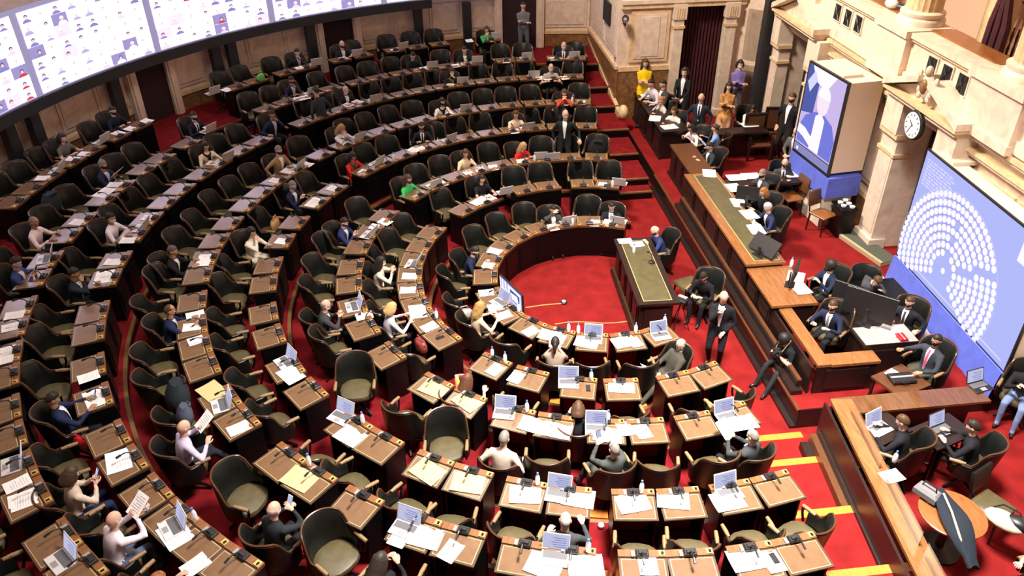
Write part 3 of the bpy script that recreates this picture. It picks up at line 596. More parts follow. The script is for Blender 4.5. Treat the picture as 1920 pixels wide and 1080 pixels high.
# ================================================================== PEOPLE
SK = mat('skin', (.56, .33, .22), .5, spec=.3); SKP = mat('skin_pale', (.64, .40, .30), .5, spec=.3); SKD = mat('skin_tan', (.42, .23, .13), .5, spec=.3)
EYEW = mat('eye_white', (.8, .8, .78), .3); IRIS = mat('iris', (.03, .018, .01), .3); LIPM = mat('lips', (.42, .14, .12), .5); SHOE = mat('shoe_leather', (.01, .009, .008), .35)
def cloth(c): return mat('cloth_%d_%d_%d' % tuple(int(x*255) for x in c), c, .85, spec=.2, var=.95, scale=7) if c in ((.55, .27, .09), (.62, .20, .035)) else mat('cloth_%d_%d_%d' % tuple(int(x*255) for x in c), c, .85, spec=.2, var=.12, scale=14)
def hairm(c): return mat('hair_%d_%d_%d' % tuple(int(x*255) for x in c), c, .55, spec=.4, var=.25, scale=30)
def head_dirs(nu, nv):
    for j in range(nv+1):
        ph = pi*(j+.02)/(nv+.04)
        for i in range(nu): yield 2*pi*i/nu, ph
def head_pt(a, ph):
    x, y, z = math.sin(ph)*math.cos(a), math.sin(ph)*math.sin(a), math.cos(ph)
    jaw = max(0, -z); fr = max(0, x)
    return Vector((.097*x*(1-.14*jaw)+.012*fr*jaw-.01*max(0, x)*max(0, z-.5), .076*y*(1-.28*jaw*jaw-.06*jaw), .118*z-.006*fr*(1 if z < 0 else 0)))
def sphere_faces(nu, nv):
    f = [(j*nu+i, j*nu+(i+1) % nu, (j+1)*nu+(i+1) % nu, (j+1)*nu+i) for j in range(nv) for i in range(nu)]
    f.append(tuple(range(nu-1, -1, -1))); f.append(tuple(range(nv*nu, nv*nu+nu))); return f
def head_mesh(skin):
    b = MB(); nu, nv = 20, 16
    b.add([head_pt(a, p) for a, p in head_dirs(nu, nv)], sphere_faces(nu, nv), skin)
    b.loft([[(.084, -.008, .022), (.084, .008, .022), (.09, 0, .026)], [(.095, -.013, -.02), (.095, .013, -.02), (.116, 0, -.018)], [(.088, -.012, -.034), (.088, .012, -.034), (.10, 0, -.036)]], skin)
    for s in (-1, 1):
        b.ell((.079, s*.031, .008), (.014, .016, .009), EYEW, 8, 5); b.ell((.0895, s*.031, .008), (.004, .0065, .0065), IRIS, 6, 4)
        b.tube([(.086, s*.014, .028), (.090, s*.032, .034), (.078, s*.05, .027)], [.002, .003, .002], IRIS, 4)
        b.ell((.0, s*.076, -.005), (.020, .011, .033), skin, 8, 5)
    b.ell((.086, 0, -.062), (.010, .024, .007), LIPM, 8, 4)
    return b
def shell(fn, m, nu=20, nv=16):
    b = MB(); b.add([fn(a, p) for a, p in head_dirs(nu, nv)], sphere_faces(nu, nv), m); return b
def sm(x, a, b): t = min(1, max(0, (x-a)/(b-a))); return t*t*(3-2*t)
def hair_mb(style, m):
    def f(a, p):
        v = head_pt(a, p); x, y, z = v
        line = .058 if x > .05 else (.058-(.05-x)*1.0 if x > -.01 else -.002-(-.01-x)*1.0)
        w = sm(z, line-.012, line+.012)
        if style == 'bald': w *= 1-sm(z, .03, .06); w *= 1-sm(x, .0, .03)
        if style == 'thin': w *= 1 if z < .075 or x < 0 else 1-sm(x, -.02, .03)
        k = .9+(.19 if style not in ('bald', 'thin') else .145)*w
        if style in ('long', 'wavy', 'bob', 'tail', 'bun'): k += .05*w
        q = v*k
        if w > .5 and style in ('short', 'wavy'): q.z += .006*math.sin(9*a)*math.sin(7*p)
        return q
    b = shell(f, m)
    if style in ('long', 'wavy', 'bob'):
        L = {'long': .34, 'wavy': .30, 'bob': .19}[style]; rings = []; n = 16
        for j in range(8):
            t = j/7; z = .06-L*t; r = []
            for i in range(n+1):
                a = math.radians(62+236*i/n); wv = .008*math.sin(5*a+9*t) if style == 'wavy' else .004*math.sin(11*a)
                rr = (.098+.02*math.sin(t*pi)+wv); r.append((rr*math.cos(a)*1.05-.012*t-(.02 if t > .6 else 0), rr*.92*math.sin(a)*(1+.15*t), z))
            for i in range(n, -1, -1):
                a = math.radians(62+236*i/n); rr = .078+.01*t; r.append((rr*math.cos(a)*1.05-.012*t, rr*.92*math.sin(a)*(1+.1*t), z+.004))
            rings.append(r)
        b.loft(rings, m)
    if style == 'tail': b.tube([(-.09, 0, .03), (-.13, 0, .0), (-.14, 0, -.08), (-.12, 0, -.18)], [.03, .036, .032, .014], m, 8)
    if style == 'bun': b.ell((-.115, 0, .03), (.04, .045, .04), m)
    if style == 'bushy': b.ell((-.01, 0, .03), (.12, .115, .125), m, 14, 10)
    return b
def mask_mb(m):
    def f(a, p):
        v = head_pt(a, p); x, y, z = v
        w = sm(x, -.005, .03)*sm(z, -.112, -.098)*(1-sm(z, -.02, .0)); k = .9+.19*w; q = v*k; q.x += .014*w*max(0, 1-abs(y)/.05); return q
    b = shell(f, m)
    for s in (-1, 1): b.tube([(.05, s*.066, -.02), (.01, s*.081, .0)], .0025, m, 4); b.tube([(.045, s*.06, -.08), (.0, s*.082, -.03)], .0025, m, 4)
    return b
def hand_mb(m, curl=.5):
    b = MB(); b.loft([[(x, w*math.cos(a), h*math.sin(a)) for a in [2*pi*i/10 for i in range(10)]] for x, w, h in ((-.01, .024, .018), (.02, .032, .017), (.06, .041, .016), (.085, .040, .013), (.095, .034, .010))], m)
    for i, (y, L) in enumerate(((-.030, .066), (-.010, .076), (.010, .072), (.029, .056))):
        p = Vector((.08, y, 0)); pts = [p]; an = 0
        for q, fr in enumerate((.45, .32, .25)): an -= curl*(.55+.25*q); p = p+Vector((math.cos(an), .06*(y/.03), math.sin(an)))*(L*fr); pts.append(p)
        b.tube(pts, [.0095, .009, .008, .006], m, 6)
    b.tube([(.015, -.024, -.004), (.045, -.052, -.012), (.070, -.060, -.022), (.09, -.056, -.032)], [.013, .012, .010, .007], m, 6)
    return b
TEMPL = {}
def templ(key, fn):
    if key not in TEMPL: TEMPL[key] = fn()
    return TEMPL[key]
def ik(S, T, l1, l2, pole):
    d = T-S; L = min(d.length, (l1+l2)*.985); L = max(L, abs(l1-l2)+.02); n = d.normalized(); T = S+n*L
    a = (l1*l1-l2*l2+L*L)/(2*L); h = math.sqrt(max(0, l1*l1-a*a)); pp = (pole-n*pole.dot(n)); pp = pp.normalized() if pp.length > 1e-5 else Vector((0, 0, -1))
    return S+n*a+pp*h, T
PEND = []
HANDS = {'desk': ((.42, .16, .84), (.42, -.16, .84)), 'phone': ((.36, .07, .90), (.36, -.06, .90)), 'chin': ((.40, .16, .84), (.25, -.03, 1.02)), 'face': ((.27, .05, 1.04), (.27, -.05, 1.04)),
         'arms': ((.22, .30, .72), (.22, -.30, .72)), 'lap': ((.30, .1, .70), (.30, -.1, .70)), 'write': ((.44, .2, .83), (.48, -.10, .84)), 'armdesk': ((.22, .32, .72), (.42, -.14, .83)),
         'down': ((.02, .27, .86), (.02, -.27, .86)), 'hold': ((.36, .09, .98), (.36, -.09, .98)), 'cross': ((.2, -.08, 1.16), (.22, .08, 1.12))}
TS = [(-.10, .150, .105), (0, .172, .122), (.13, .158, .112), (.28, .178, .120), (.38, .188, .110), (.44, .165, .092), (.475, .10, .072), (.50, .058, .056), (.59, .052, .055)]
def person(label, floor, uv=None, loc=None, rz=0, seat=True, lean=12, hy=0, hp=12, hands='desk', top=(.012, .014, .022), low=(.012, .012, .016), shirt=None, tie=None, skin=SK, hair='short', hc=(.02, .014, .01),
           mask=None, short=False, fem=False, hz=None, feet=None, lh=None, rh=None, voxel=.03, twist=0, group=None, skirt=False, scarf=None, glasses=False, scl=None):
    hz = hz if hz else (.53 if seat else .93); sc = scl or (.92 if seat else .99)
    ln = math.radians(lean); D = Vector((math.sin(ln), 0, math.cos(ln))); F = Vector((math.cos(ln), 0, -math.sin(ln))); Y = Vector((0, 1, 0))
    P0 = Vector((0, 0, hz)); hl = ln*.6+math.radians(hp)*.25; HD = Vector((math.sin(hl), 0, math.cos(hl)))
    N = P0+D*.51; HC = N+HD*.165
    if loc is None:
        w = at(uv[0], uv[1], floor+HC.z*sc); off = Matrix.Rotation(rz, 3, 'Z') @ Vector((HC.x*sc, 0, 0)); loc = Vector((w.x-off.x, w.y-off.y, floor))
    fx = .93 if fem else 1.0
    b = MB(); mt = cloth(top); ml = cloth(low); segs = []
    n = 14; rings = []
    for t, ry, rx in TS:
        c = P0+D*t; tw = math.radians(twist)*t/.5
        k = 1.0 if t > .47 else fx
        if fem and t == .13: k = .86
        if fem and t == .28: rx *= 1.1
        rings.append([c+F*(rx*k*math.cos(a)+ry*k*math.sin(a)*math.sin(tw)*.0)+Y*(ry*k*math.sin(a)) for a in [2*pi*i/n for i in range(n)]])
    b.loft(rings, mt)
    segs.append((P0+D*.02, P0+D*.42, mt, .13)); segs.append((P0-D*.1, P0-D*.04, ml, .14)); segs.append((P0+D*.49, P0+D*.62, skin, .055))
    sw = .175*fx; hs = HANDS[hands]; hd = [Vector(lh) if lh else Vector(hs[0]), Vector(rh) if rh else Vector(hs[1])]
    wr = []
    for s, T in ((1, hd[0]), (-1, hd[1])):
        S = P0+D*.41+Y*s*sw
        E_, T2 = ik(S, T, .285, .255, Vector((-.35, s*.75, -.8)))
        b.tube([P0+D*.40+Y*s*.09, S, S*.5+E_*.5, E_, E_*.5+T2*.5, T2], [.07*fx, .066*fx, .056*fx, .048*fx, .042*fx, .034*fx], mt, 9)
        mid = S*.45+E_*.55
        if short: segs += [(S, mid, mt, .055), (mid, E_, skin, .05), (E_, T2, skin, .04)]
        else: segs += [(S, E_, mt, .055), (E_, T2, mt, .04)]
        wr.append((T2, (T2-E_).normalized(), s))
    feet_ = feet if feet else (((.44, .12, .09), (.44, -.12, .09)) if seat else ((.02, .10, .09), (-.03, -.10, .09)))
    for s, A in ((1, feet_[0]), (-1, feet_[1])):
        Hh = P0+Vector((0, s*.092, -.03)); A = Vector(A); K, A = ik(Hh, A, .44, .425, Vector((1, s*.12, .75 if seat else .1)))
        b.tube([Hh-Vector((0, 0, -.02)), Hh*.6+K*.4, K, K*.55+A*.45, A], [.095, .088, .066, .056, .046], ml, 9)
        toe = A+Vector((.15, s*.03, -.045)); b.tube([A+Vector((-.05, 0, -.035)), A+Vector((.02, 0, -.03)), A+Vector((.1, s*.02, -.045)), toe], [.036, .043, .04, .025], SHOE, 8)
        segs += [(Hh, K, skin if skirt else ml, .085), (K, A, skin if skirt else ml, .055), (A+Vector((-.04, 0, -.05)), toe, SHOE, .04)]
    if skirt:
        k2 = 14; b.loft([[P0+Vector((.15*t*0+x_*t, 0, -dz)) + Vector((r_*math.cos(a), r_*1.1*math.sin(a), 0)) for a in [2*pi*i/k2 for i in range(k2)]] for t, dz, r_, x_ in ((0, -.05, .15, 0), (0, .2, .2, 0), (0, .5, .23, 0), (0, .72, .25, 0))], ml)
        segs.append((P0, P0-Vector((0, 0, .75)), ml, .2))
    PEND.append(dict(sc=sc, b=b, segs=segs, label=label, loc=loc, rz=rz, skin=skin, N=N, HC=HC, hy=hy, hp=hp+lean*.45, wr=wr, top=mt, D=D, F=F, P0=P0, fx=fx, shirt=shirt, tie=tie, hair=hair, hc=hc, mask=mask, voxel=voxel, group=group, hands=hands, scarf=scarf, glasses=glasses))
    return loc
def finish_people():
    tmp = []
    for p in PEND:
        me = p['b'].mesh('tmp'); o = bpy.data.objects.new('tmp', me); COL.objects.link(o)
        r = o.modifiers.new('r', 'REMESH'); r.mode = 'VOXEL'; r.voxel_size = p['voxel']; r.use_smooth_shade = True
        s = o.modifiers.new('s', 'SMOOTH'); s.factor = .5; s.iterations = 2; tmp.append(o)
    dg = bpy.context.evaluated_depsgraph_get()
    for p, o in zip(PEND, tmp):
        me = o.evaluated_get(dg).to_mesh(); nv, nf = len(me.vertices), len(me.polygons)
        V = np.empty(nv*3); me.vertices.foreach_get('co', V); V = V.reshape(-1, 3); Fc = [tuple(q.vertices) for q in me.polygons]
        C = np.array([V[list(f)].mean(0) for f in Fc]); o.evaluated_get(dg).to_mesh_clear()
        best = np.full(len(C), 1e9); bi = np.zeros(len(C), int)
        for i, (a, c, m, r) in enumerate(p['segs']):
            a, c = np.array(a), np.array(c); d = c-a; t = np.clip(((C-a)@d)/max(d@d, 1e-9), 0, 1); ds = np.linalg.norm(C-(a+t[:, None]*d), axis=1)-r
            k = ds < best; best[k] = ds[k]; bi[k] = i
        B = MB(); mm = [p['segs'][i][2] for i in bi]
        B.v = [tuple(v) for v in V]; B.f = Fc; B.m = [B.mi(m) for m in mm]
        skin = p['skin']; N, HC = p['N'], p['HC']
        RH = Matrix.Rotation(math.radians(p['hy']), 4, 'Z') @ Matrix.Rotation(math.radians(p['hp']), 4, 'Y')
        TH = Matrix.Translation(HC) @ RH
        def put(t, T):
            k = len(B.v); B.v += [tuple(T @ Vector(v)) for v in t.v]; B.f += [tuple(a+k for a in f) for f in t.f]; idx = [B.mi(m) for m in t.mats]; B.m += [idx[i] for i in t.m]
        put(templ(('head', skin.name), lambda: head_mesh(skin)), TH)
        nb = MB(); nb.tube([N-p['D']*.05, N+p['D']*.05, HC-Vector((.01, 0, .05))], [.058, .054, .055], skin, 10); put(nb, Matrix.Identity(4))
        hm = templ(('hand', skin.name), lambda: hand_mb(skin))
        for T2, d, s in p['wr']:
            x = d; up = Vector((0, 0, 1)) if abs(d.z) < .9 else Vector((-1, 0, 0)); y = up.cross(x).normalized(); z = x.cross(y)
            R = Matrix(((x.x, y.x*(-s)*-1, z.x, T2.x), (x.y, y.y*(-s)*-1, z.y, T2.y), (x.z, y.z*(-s)*-1, z.z, T2.z), (0, 0, 0, 1)))
            if s < 0: R = R @ Matrix.Scale(-1, 4, (0, 1, 0))
            put(hm, R)
        m = B.mesh('person', True); root = link('person', m, loc=p['loc'], rz=p['rz']); tag(root, p['label'], 'person', p['group']); root.scale = (p['sc'],)*3
        if p['hair'] != 'none':
            hb = hair_mb(p['hair'], hairm(p['hc'])); hb.v = [tuple(TH @ Vector(v)) for v in hb.v]; hb.obj('hair', root, True)
        if p['mask']:
            kb = mask_mb(cloth(p['mask'])); kb.v = [tuple(TH @ Vector(v)) for v in kb.v]; kb.obj('face_mask', root, True)
        if p['glasses']:
            g = MB()
            for s in (-1, 1):
                g.tube([(.10, s*.034+.022*math.cos(a), .006+.017*math.sin(a)) for a in [2*pi*i/10 for i in range(11)]], .003, BLACKP, 4); g.tube([(.10, s*.056, .01), (.0, s*.08, .01)], .003, BLACKP, 4)
            g.v = [tuple(TH @ Vector(v)) for v in g.v]; g.obj('glasses', root)
        def strip(z0, z1, w0, w1, off, mt, nm):
            s = MB(); rows = 7; cols = 6; vs_ = []; fs = []
            for j in range(rows+1):
                t = z0+(z1-z0)*j/rows; w = w0+(w1-w0)*j/rows
                ry = np.interp(t, [q[0] for q in TS], [q[1] for q in TS])*p['fx']; rx = np.interp(t, [q[0] for q in TS], [q[2] for q in TS])*p['fx']
                for i in range(cols+1):
                    y = -w+2*w*i/cols; x = rx*math.sqrt(max(.05, 1-(y/ry)**2))+off
                    q = p['P0']+p['D']*t+p['F']*x+Vector((0, y, 0)); vs_.append(q)
            for j in range(rows):
                for i in range(cols): a = j*(cols+1)+i; fs.append((a, a+1, a+cols+2, a+cols+1))
            s.add(vs_, fs, mt); return s.obj(nm, root, True)
        if p['shirt']: strip(.06, .50, .012, .062, .010, cloth(p['shirt']), 'shirt_front')
        if p['tie']: strip(.10, .475, .028, .016, .017, cloth(p['tie']), 'necktie')
        if p['scarf']:
            s = MB(); s.tube([p['P0']+p['D']*(.47-.05*max(0, math.cos(a)))+p['F']*(.085*math.cos(a)+.01)+Vector((0, .085*math.sin(a), 0)) for a in [2*pi*i/12 for i in range(13)]], .03, cloth(p['scarf']), 7)
            s.tube([p['P0']+p['D']*.42+p['F']*.12, p['P0']+p['D']*.25+p['F']*.14], [.045, .02], cloth(p['scarf']), 7); s.obj('scarf', root, True)
    for o in tmp:
        me = o.data; bpy.data.objects.remove(o); bpy.data.meshes.remove(me)
SEATS = []
BK = (.012, .013, .016); NV = (.014, .02, .05); DK = (.016, .017, .022); WH = (.78, .74, .76); WT = (.80, .78, .80); GR = (.05, .052, .055); HB = (.018, .013, .010); HBR = (.075, .036, .016); HGY = (.20, .18, .16); HW = (.55, .52, .50); BL = (.42, .25, .08)
def seat(k, u, v, label, dy=0, **kw):
    fl = HH[k]; w = at(u, v, fl+1.08); th = math.degrees(math.atan2(w.y, w.x)); th = th+360 if th < -90 else th
    rz = inward(th)+math.radians(dy)
    loc = person(label, fl, uv=(u, v), rz=rz, **kw); SEATS.append((k, loc, rz)); return loc
# innermost row
seat(0, 1147, 386, 'person in dark suit with black tie, last seat of the innermost row', shirt=WT, tie=BK, skin=SKP, hands='write', hp=20)
seat(0, 1037, 392, 'person in dark suit raising a hand before the face, innermost row', top=GR, shirt=WT, rh=(.26, -.03, 1.16), lh=(.36, .1, .84), skin=SKP)
seat(0, 890, 470, 'person in navy suit and dark mask bent over a tablet, innermost row', top=NV, mask=(.02, .02, .06), hp=32, lean=18, skin=SKP)
seat(0, 900, 575, 'person with blond hair and cream top, seen from behind in the innermost row', dy=-8, top=(.72, .55, .36), hair='wavy', hc=BL, fem=True, skin=SKP)
seat(0, 1041, 643, 'person with dark ponytail and bare arms holding a paper, innermost row', dy=15, top=(.30, .22, .17), short=True, hair='tail', hc=HB, fem=True, hands='phone', skin=SKP)
l = person('person in olive grey suit leaning back with papers on the knees', 0, uv=(1277, 645), rz=math.radians(108), lean=-18, top=(.06, .055, .042), low=(.075, .068, .05), hair='bald', hc=HGY, mask=(.55, .53, .52), hands='lap', feet=((.72, .12, .09), (.62, -.18, .09)), hp=30, skin=SKP, glasses=True); SEATS.append((0, l, math.radians(112)))
# second row
seat(1, 903, 335, 'person in black sleeveless top with long dark hair at papers, second row', top=BK, short=True, hair='long', fem=True, skin=SKP, hands='write')
seat(1, 714, 490, 'person in cream blouse with dark hair holding up both hands, second row', top=(.74, .66, .54), hair='long', fem=True, hands='hold', skin=SKP, mask=WT)
seat(1, 734, 577, 'person with short blond hair and lilac blazer reading papers, second row', top=(.60, .56, .64), hair='bob', hc=(.55, .38, .16), fem=True, hands='desk', hp=18, skin=SKP)
seat(1, 876, 712, 'person with long brown hair and orange flowered dress, second row', dy=-10, top=(.62, .20, .035), hair='long', hc=(.12, .05, .025), fem=True, short=True, lh=(.28, .16, 1.12), skin=SKP, lean=16)
seat(1, 1084, 765, 'person with brown bob and dark top, head resting on hand, second row', top=BK, hair='bob', hc=HBR, fem=True, hands='chin', hp=25, skin=SKP)
# third row
seat(2, 765, 335, 'person in bright green top and purple mask, third row', top=(.05, .50, .12), hair='long', hc=HBR, mask=(.10, .03, .30), fem=True, skin=SKP, skirt=True, low=(.03, .10, .05))
seat(2, 873, 287, 'person in cream shirt with long brown hair looking aside, third row', top=(.80, .66, .46), short=True, hair='long', hc=HBR, fem=True, hy=-35, skin=SKP)
seat(2, 981, 274, 'person with long blond hair and red blouse leaning over papers, third row', dy=25, top=(.70, .02, .02), hair='long', hc=(.45, .28, .12), fem=True, lean=24, skin=SKP)
seat(2, 645, 416, 'person in blue suit looking down at a phone, third row', top=(.025, .035, .13), hair='short', mask=(.05, .05, .09), hands='phone', hp=25, skin=SKP, shirt=WT)
seat(2, 610, 572, 'bald person in dark suit with white mask typing, third row', top=GR, hair='bald', hc=HGY, mask=WT, glasses=True, hands='phone', hp=20, skin=SKP, shirt=WT)
seat(2, 945, 822, 'person with grey hair and pale beige shirt, seen from behind in the third row', top=(.62, .49, .40), hair='short', hc=HGY, hands='arms', hp=25, skin=SKP)
seat(2, 1152, 842, 'balding person in grey green jacket holding a phone, third row', dy=22, top=(.055, .06, .055), low=(.05, .055, .05), hair='thin', hc=HGY, hands='hold', hp=25, lean=-4, skin=SKP, feet=((.5, .3, .09), (.45, -.2, .09)))
seat(2, 1412, 818, 'person in charcoal suit at the aisle end of the third row', dy=20, top=(.04, .045, .05), hair='thin', hc=HGY, hands='phone', hp=20, lean=-2, skin=SKP, shirt=WT)
# fourth row
seat(3, 967, 214, 'person in cream top with brown bob writing, fourth row', top=(.80, .62, .46), short=True, hair='bob', hc=HBR, fem=True, hands='write', skin=SKP)
seat(3, 790, 236, 'person in dark suit with striped tie and black mask, fourth row', dy=-25, shirt=WT, tie=BK, mask=BK, hp=15, skin=SKP)
seat(3, 661, 292, 'person in red jacket with green scarf writing, fourth row', top=(.66, .02, .02), low=(.62, .02, .02), hair='long', hc=HB, fem=True, scarf=(.02, .09, .06), hands='write', hp=30, skin=SKD)
seat(3, 548, 347, 'person in navy suit with light blue mask and glasses, fourth row', top=NV, shirt=WT, mask=(.22, .28, .75), hair='short', hc=HGY, glasses=True, hands='phone', hp=22, skin=SKP)
seat(3, 471, 434, 'person in white suit with dark hair, hand on the cheek, fourth row', dy=-20, top=(.82, .74, .62), low=(.80, .72, .62), hair='long', hc=HB, fem=True, hands='chin', hp=22, skin=SKP)
seat(3, 1060, 976, 'bald person in slate suit, seen from behind in the fourth row', top=(.05, .055, .06), hair='bald', hc=(.4, .37, .35), rh=(.42, -.22, .84), lh=(.30, .24, .74), skin=SKP, hp=22)
# fifth row
seat(4, 1058, 174, 'person in red top with hands folded at the mouth, fifth row', top=(.52, .07, .035), hair='long', hc=HBR, fem=True, hands='face', skin=SKP)
seat(4, 829, 190, 'person in white blouse with long black hair and dark mask, fifth row', top=WT, short=True, hair='long', fem=True, mask=BK, scarf=BK, skin=SKP)
seat(4, 640, 240, 'person with long blond hair hiding the face in both hands, fifth row', top=WT, hair='long', hc=(.40, .24, .09), fem=True, hands='face', hp=28, skin=SKP)
seat(5, 510, 214, 'person in navy suit without mask, cheek resting on hand, sixth row', top=NV, shirt=(.72, .68, .82), lh=(.24, .05, 1.02), rh=(.3, -.34, .75), skin=SKD)
seat(4, 522, 281, 'person in tan jacket and black mask, elbow out, fifth row', top=(.33, .21, .10), shirt=WT, mask=BK, hair='short', hc=HGY, rh=(.12, -.34, .70), lh=(.36, .12, .9), skin=SKP, hz=.66)
seat(4, 323, 470, 'person in black suit with grey hair beside an open paper, fifth row', top=BK, shirt=WT, hair='short', hc=(.08, .075, .07), hands='write', skin=SKD)
seat(4, 318, 582, 'balding person in navy suit with lilac tie, fifth row', top=(.014, .022, .07), shirt=WT, tie=(.35, .3, .6), hair='thin', hc=HBR, hands='write', skin=SKD)
seat(4, 344, 801, 'bald person in lilac shirt reading a sheet, fifth row', top=(.62, .54, .76), low=(.02, .022, .03), hair='none', hands='lap', lh=(.36, .12, .95), rh=(.34, -.2, .86), hp=20, skin=SKP, feet=((.62, .1, .12), (.66, -.2, .3)))
seat(4, 513, 955, 'bald person in black jacket looking at a phone, fifth row', top=(.02, .026, .03), hair='bald', hc=(.5, .45, .42), mask=WT, rh=(.34, -.1, 1.05), skin=SKP)
seat(4, 712, 1052, 'person with long dark hair at the bottom edge, fifth row', dy=-10, top=BK, hair='long', hc=(.03, .025, .02), fem=True, hands='hold', hp=25, skin=SKP)
# sixth row
seat(5, 1033, 126, 'person in grey short sleeved shirt and white mask, sixth row', top=(.36, .33, .31), short=True, mask=WT, hair='thin', hc=HGY, skin=SKP, hands='desk')
seat(5, 847, 134, 'person with olive scarf and white mask, hand to the face, sixth row', top=BK, hair='long', fem=True, mask=WT, scarf=(.14, .13, .04), lh=(.25, .04, 1.02), skin=SKP)
seat(5, 648, 168, 'person with white hair, black suit and white mask, sixth row', top=BK, shirt=WT, hair='bald', hc=HW, mask=WT, hands='desk', hp=22, skin=SKP)
seat(5, 385, 273, 'person in cream jacket with long dark hair and laptop, sixth row', dy=-15, top=(.84, .68, .50), hair='long', hc=HB, fem=True, hands='desk', hp=20, skin=SKP, scarf=BK)
seat(5, 207, 408, 'person in white shirt and white mask typing, sixth row', top=(.80, .74, .78), mask=WT, hands='desk', skin=SKD, hc=HB)
seat(5, 138, 512, 'person in black suit resting the chin on a hand, sixth row', top=(.016, .02, .034), hands='chin', skin=SKD, shirt=WT, hp=18)
seat(5, 98, 748, 'person in navy jacket holding a phone low, sixth row', top=(.016, .024, .075), hands='arms', lh=(.4, .2, .86), rh=(.38, -.12, .86), hp=28, shirt=WT, skin=SKD, lean=-4)
seat(5, 133, 890, 'person with brown bob and beige blouse holding a phone, sixth row', top=(.64, .53, .43), low=(.015, .025, .07), hair='bob', hc=(.05, .03, .015), fem=True, hands='phone', hp=18, skin=SKP, glasses=True)
seat(5, 213, 974, 'bald person in white sweater and jeans holding a bottle and a sheet', dy=5, top=(.82, .74, .82), low=(.10, .13, .22), hair='none', mask=WT, lh=(.55, .05, 1.0), rh=(.42, -.12, 1.08), lean=18, skin=SKP)
seat(5, 296, 1090, 'person with orange brown hair cut by the bottom edge, sixth row', top=DK, hair='wavy', hc=(.28, .10, .03), fem=True, skin=SKP)
# seventh row
seat(6, 1057, 85, 'person in navy suit and white mask at the far aisle, seventh row', top=NV, shirt=WT, tie=BK, hair='bald', hc=HGY, mask=WT, skin=SKP)
seat(6, 871, 93, 'bearded person in dark suit and open white shirt, seventh row', shirt=WT, mask=None, skin=SKP, hy=-20)
seat(6, 774, 104, 'person in black sweater with grey mask writing, seventh row', top=BK, mask=(.3, .28, .28), hands='write', hp=25, skin=SKP)
seat(6, 546, 150, 'person in navy suit with dark glasses, hand at the mouth, seventh row', top=NV, shirt=WT, lh=(.25, .03, 1.0), glasses=True, skin=SKD, mask=BK)
seat(6, 363, 217, 'person in black suit with black tie and black mask, seventh row', shirt=WT, tie=BK, mask=BK, skin=SKP)
seat(6, 192, 308, 'person with grey hair, black mask and dark suit holding papers, seventh row', top=(.016, .022, .045), shirt=(.6, .58, .7), hair='short', hc=HGY, mask=BK, hands='phone', skin=SKD)
seat(6, 63, 416, 'bald person in pale pink shirt, seventh row', top=(.80, .66, .68), hair='thin', hc=HGY, hands='desk', hp=22, skin=SKD)
seat(6, 29, 492, 'person in blue suit with light blue mask, seventh row', top=(.035, .055, .17), mask=(.35, .4, .8), hands='phone', shirt=WT, hp=18, skin=SKP)
# outermost row
seat(7, 912, 55, 'person in green jacket and white top by the far door, outermost row', top=(.05, .38, .12), shirt=WT, hair='long', hc=HBR, fem=True, hands='chin', skin=SKP)
seat(7, 641, 83, 'bald person in dark jacket and black mask by a doorway, outermost row', shirt=(.75, .72, .6), hair='bald', hc=HGY, mask=BK, skin=SKP)
seat(7, 557, 98, 'person in dark suit and grey shirt stroking the chin, outermost row', shirt=(.6, .55, .58), lh=(.25, .02, 1.0), rh=(.2, -.36, .7), skin=SKP)
seat(7, 211, 207, 'person in black jacket and black mask before the marble wall, outermost row', top=(.012, .016, .035), mask=BK, hair='short', skin=SKP)
seat(7, 116, 258, 'person in grey short sleeved top and pale mask, outermost row', top=(.13, .125, .11), short=True, hair='bob', hc=HB, mask=(.45, .4, .38), fem=True, skin=SKP)
# standing in the hall
R_ = math.radians
person('person in dark suit and white shirt standing in the third row, hand on a chair', HH[2], uv=(1060, 214), rz=R_(165), seat=False, lean=2, top=(.012, .018, .018), shirt=WT, hair='bald', hc=HGY, mask=(.6, .55, .52), skin=SKP, hands='down', lh=(.18, .4, 1.0), hy=25)
person('person in charcoal suit standing with back turned among the fifth row', HH[4], uv=(592, 170), rz=R_(48), seat=False, lean=8, top=(.03, .035, .042), hair='short', skin=SKP, hands='down', mask=WT)
person('person in grey shirt and jeans standing guard at the far door', 1.40, uv=(981, 10), rz=R_(182), seat=False, lean=0, top=(.16, .16, .17), low=(.08, .09, .11), hair='short', skin=SKP, hands='cross')
person('bald person in black suit standing beside the speaker table, hand at the chin', 0, uv=(1357, 556), rz=R_(150), seat=False, lean=6, top=(.012, .014, .018), shirt=WT, hair='none', mask=None, skin=SKP, lh=(.16, .12, .90), rh=(.22, -.02, 1.34), hp=28, hy=15)
l = person('person in black clothes typing on a small machine by the speaker table', 0, uv=(1319, 518), rz=R_(135), lean=22, top=BK, hair='short', mask=BK, hands='lap', hp=30, skin=SKP, lh=(.42, .1, .74), rh=(.42, -.1, .74)); TYPIST = l
l = person('person with white hair and navy suit seated at the speaker table', 0, uv=(1228, 432), rz=R_(95), lean=22, top=(.03, .045, .15), hair='bald', hc=HW, mask=(.03, .03, .06), hands='desk', lh=(.42, .1, .86), rh=(.42, -.1, .86), hp=24, skin=SKP); SPK = l
person('photographer in black with bushy hair sitting on the podium step', 0, uv=(1471, 636), rz=R_(112), lean=24, top=BK, low=(.02, .022, .026), short=True, hair='bushy', hc=(.012, .011, .012), hands='lap', hz=.52, lh=(.36, .06, .80), rh=(.34, -.06, .80), hp=25, skin=SKP, mask=BK, feet=((.66, .16, .09), (.60, -.16, .09)))
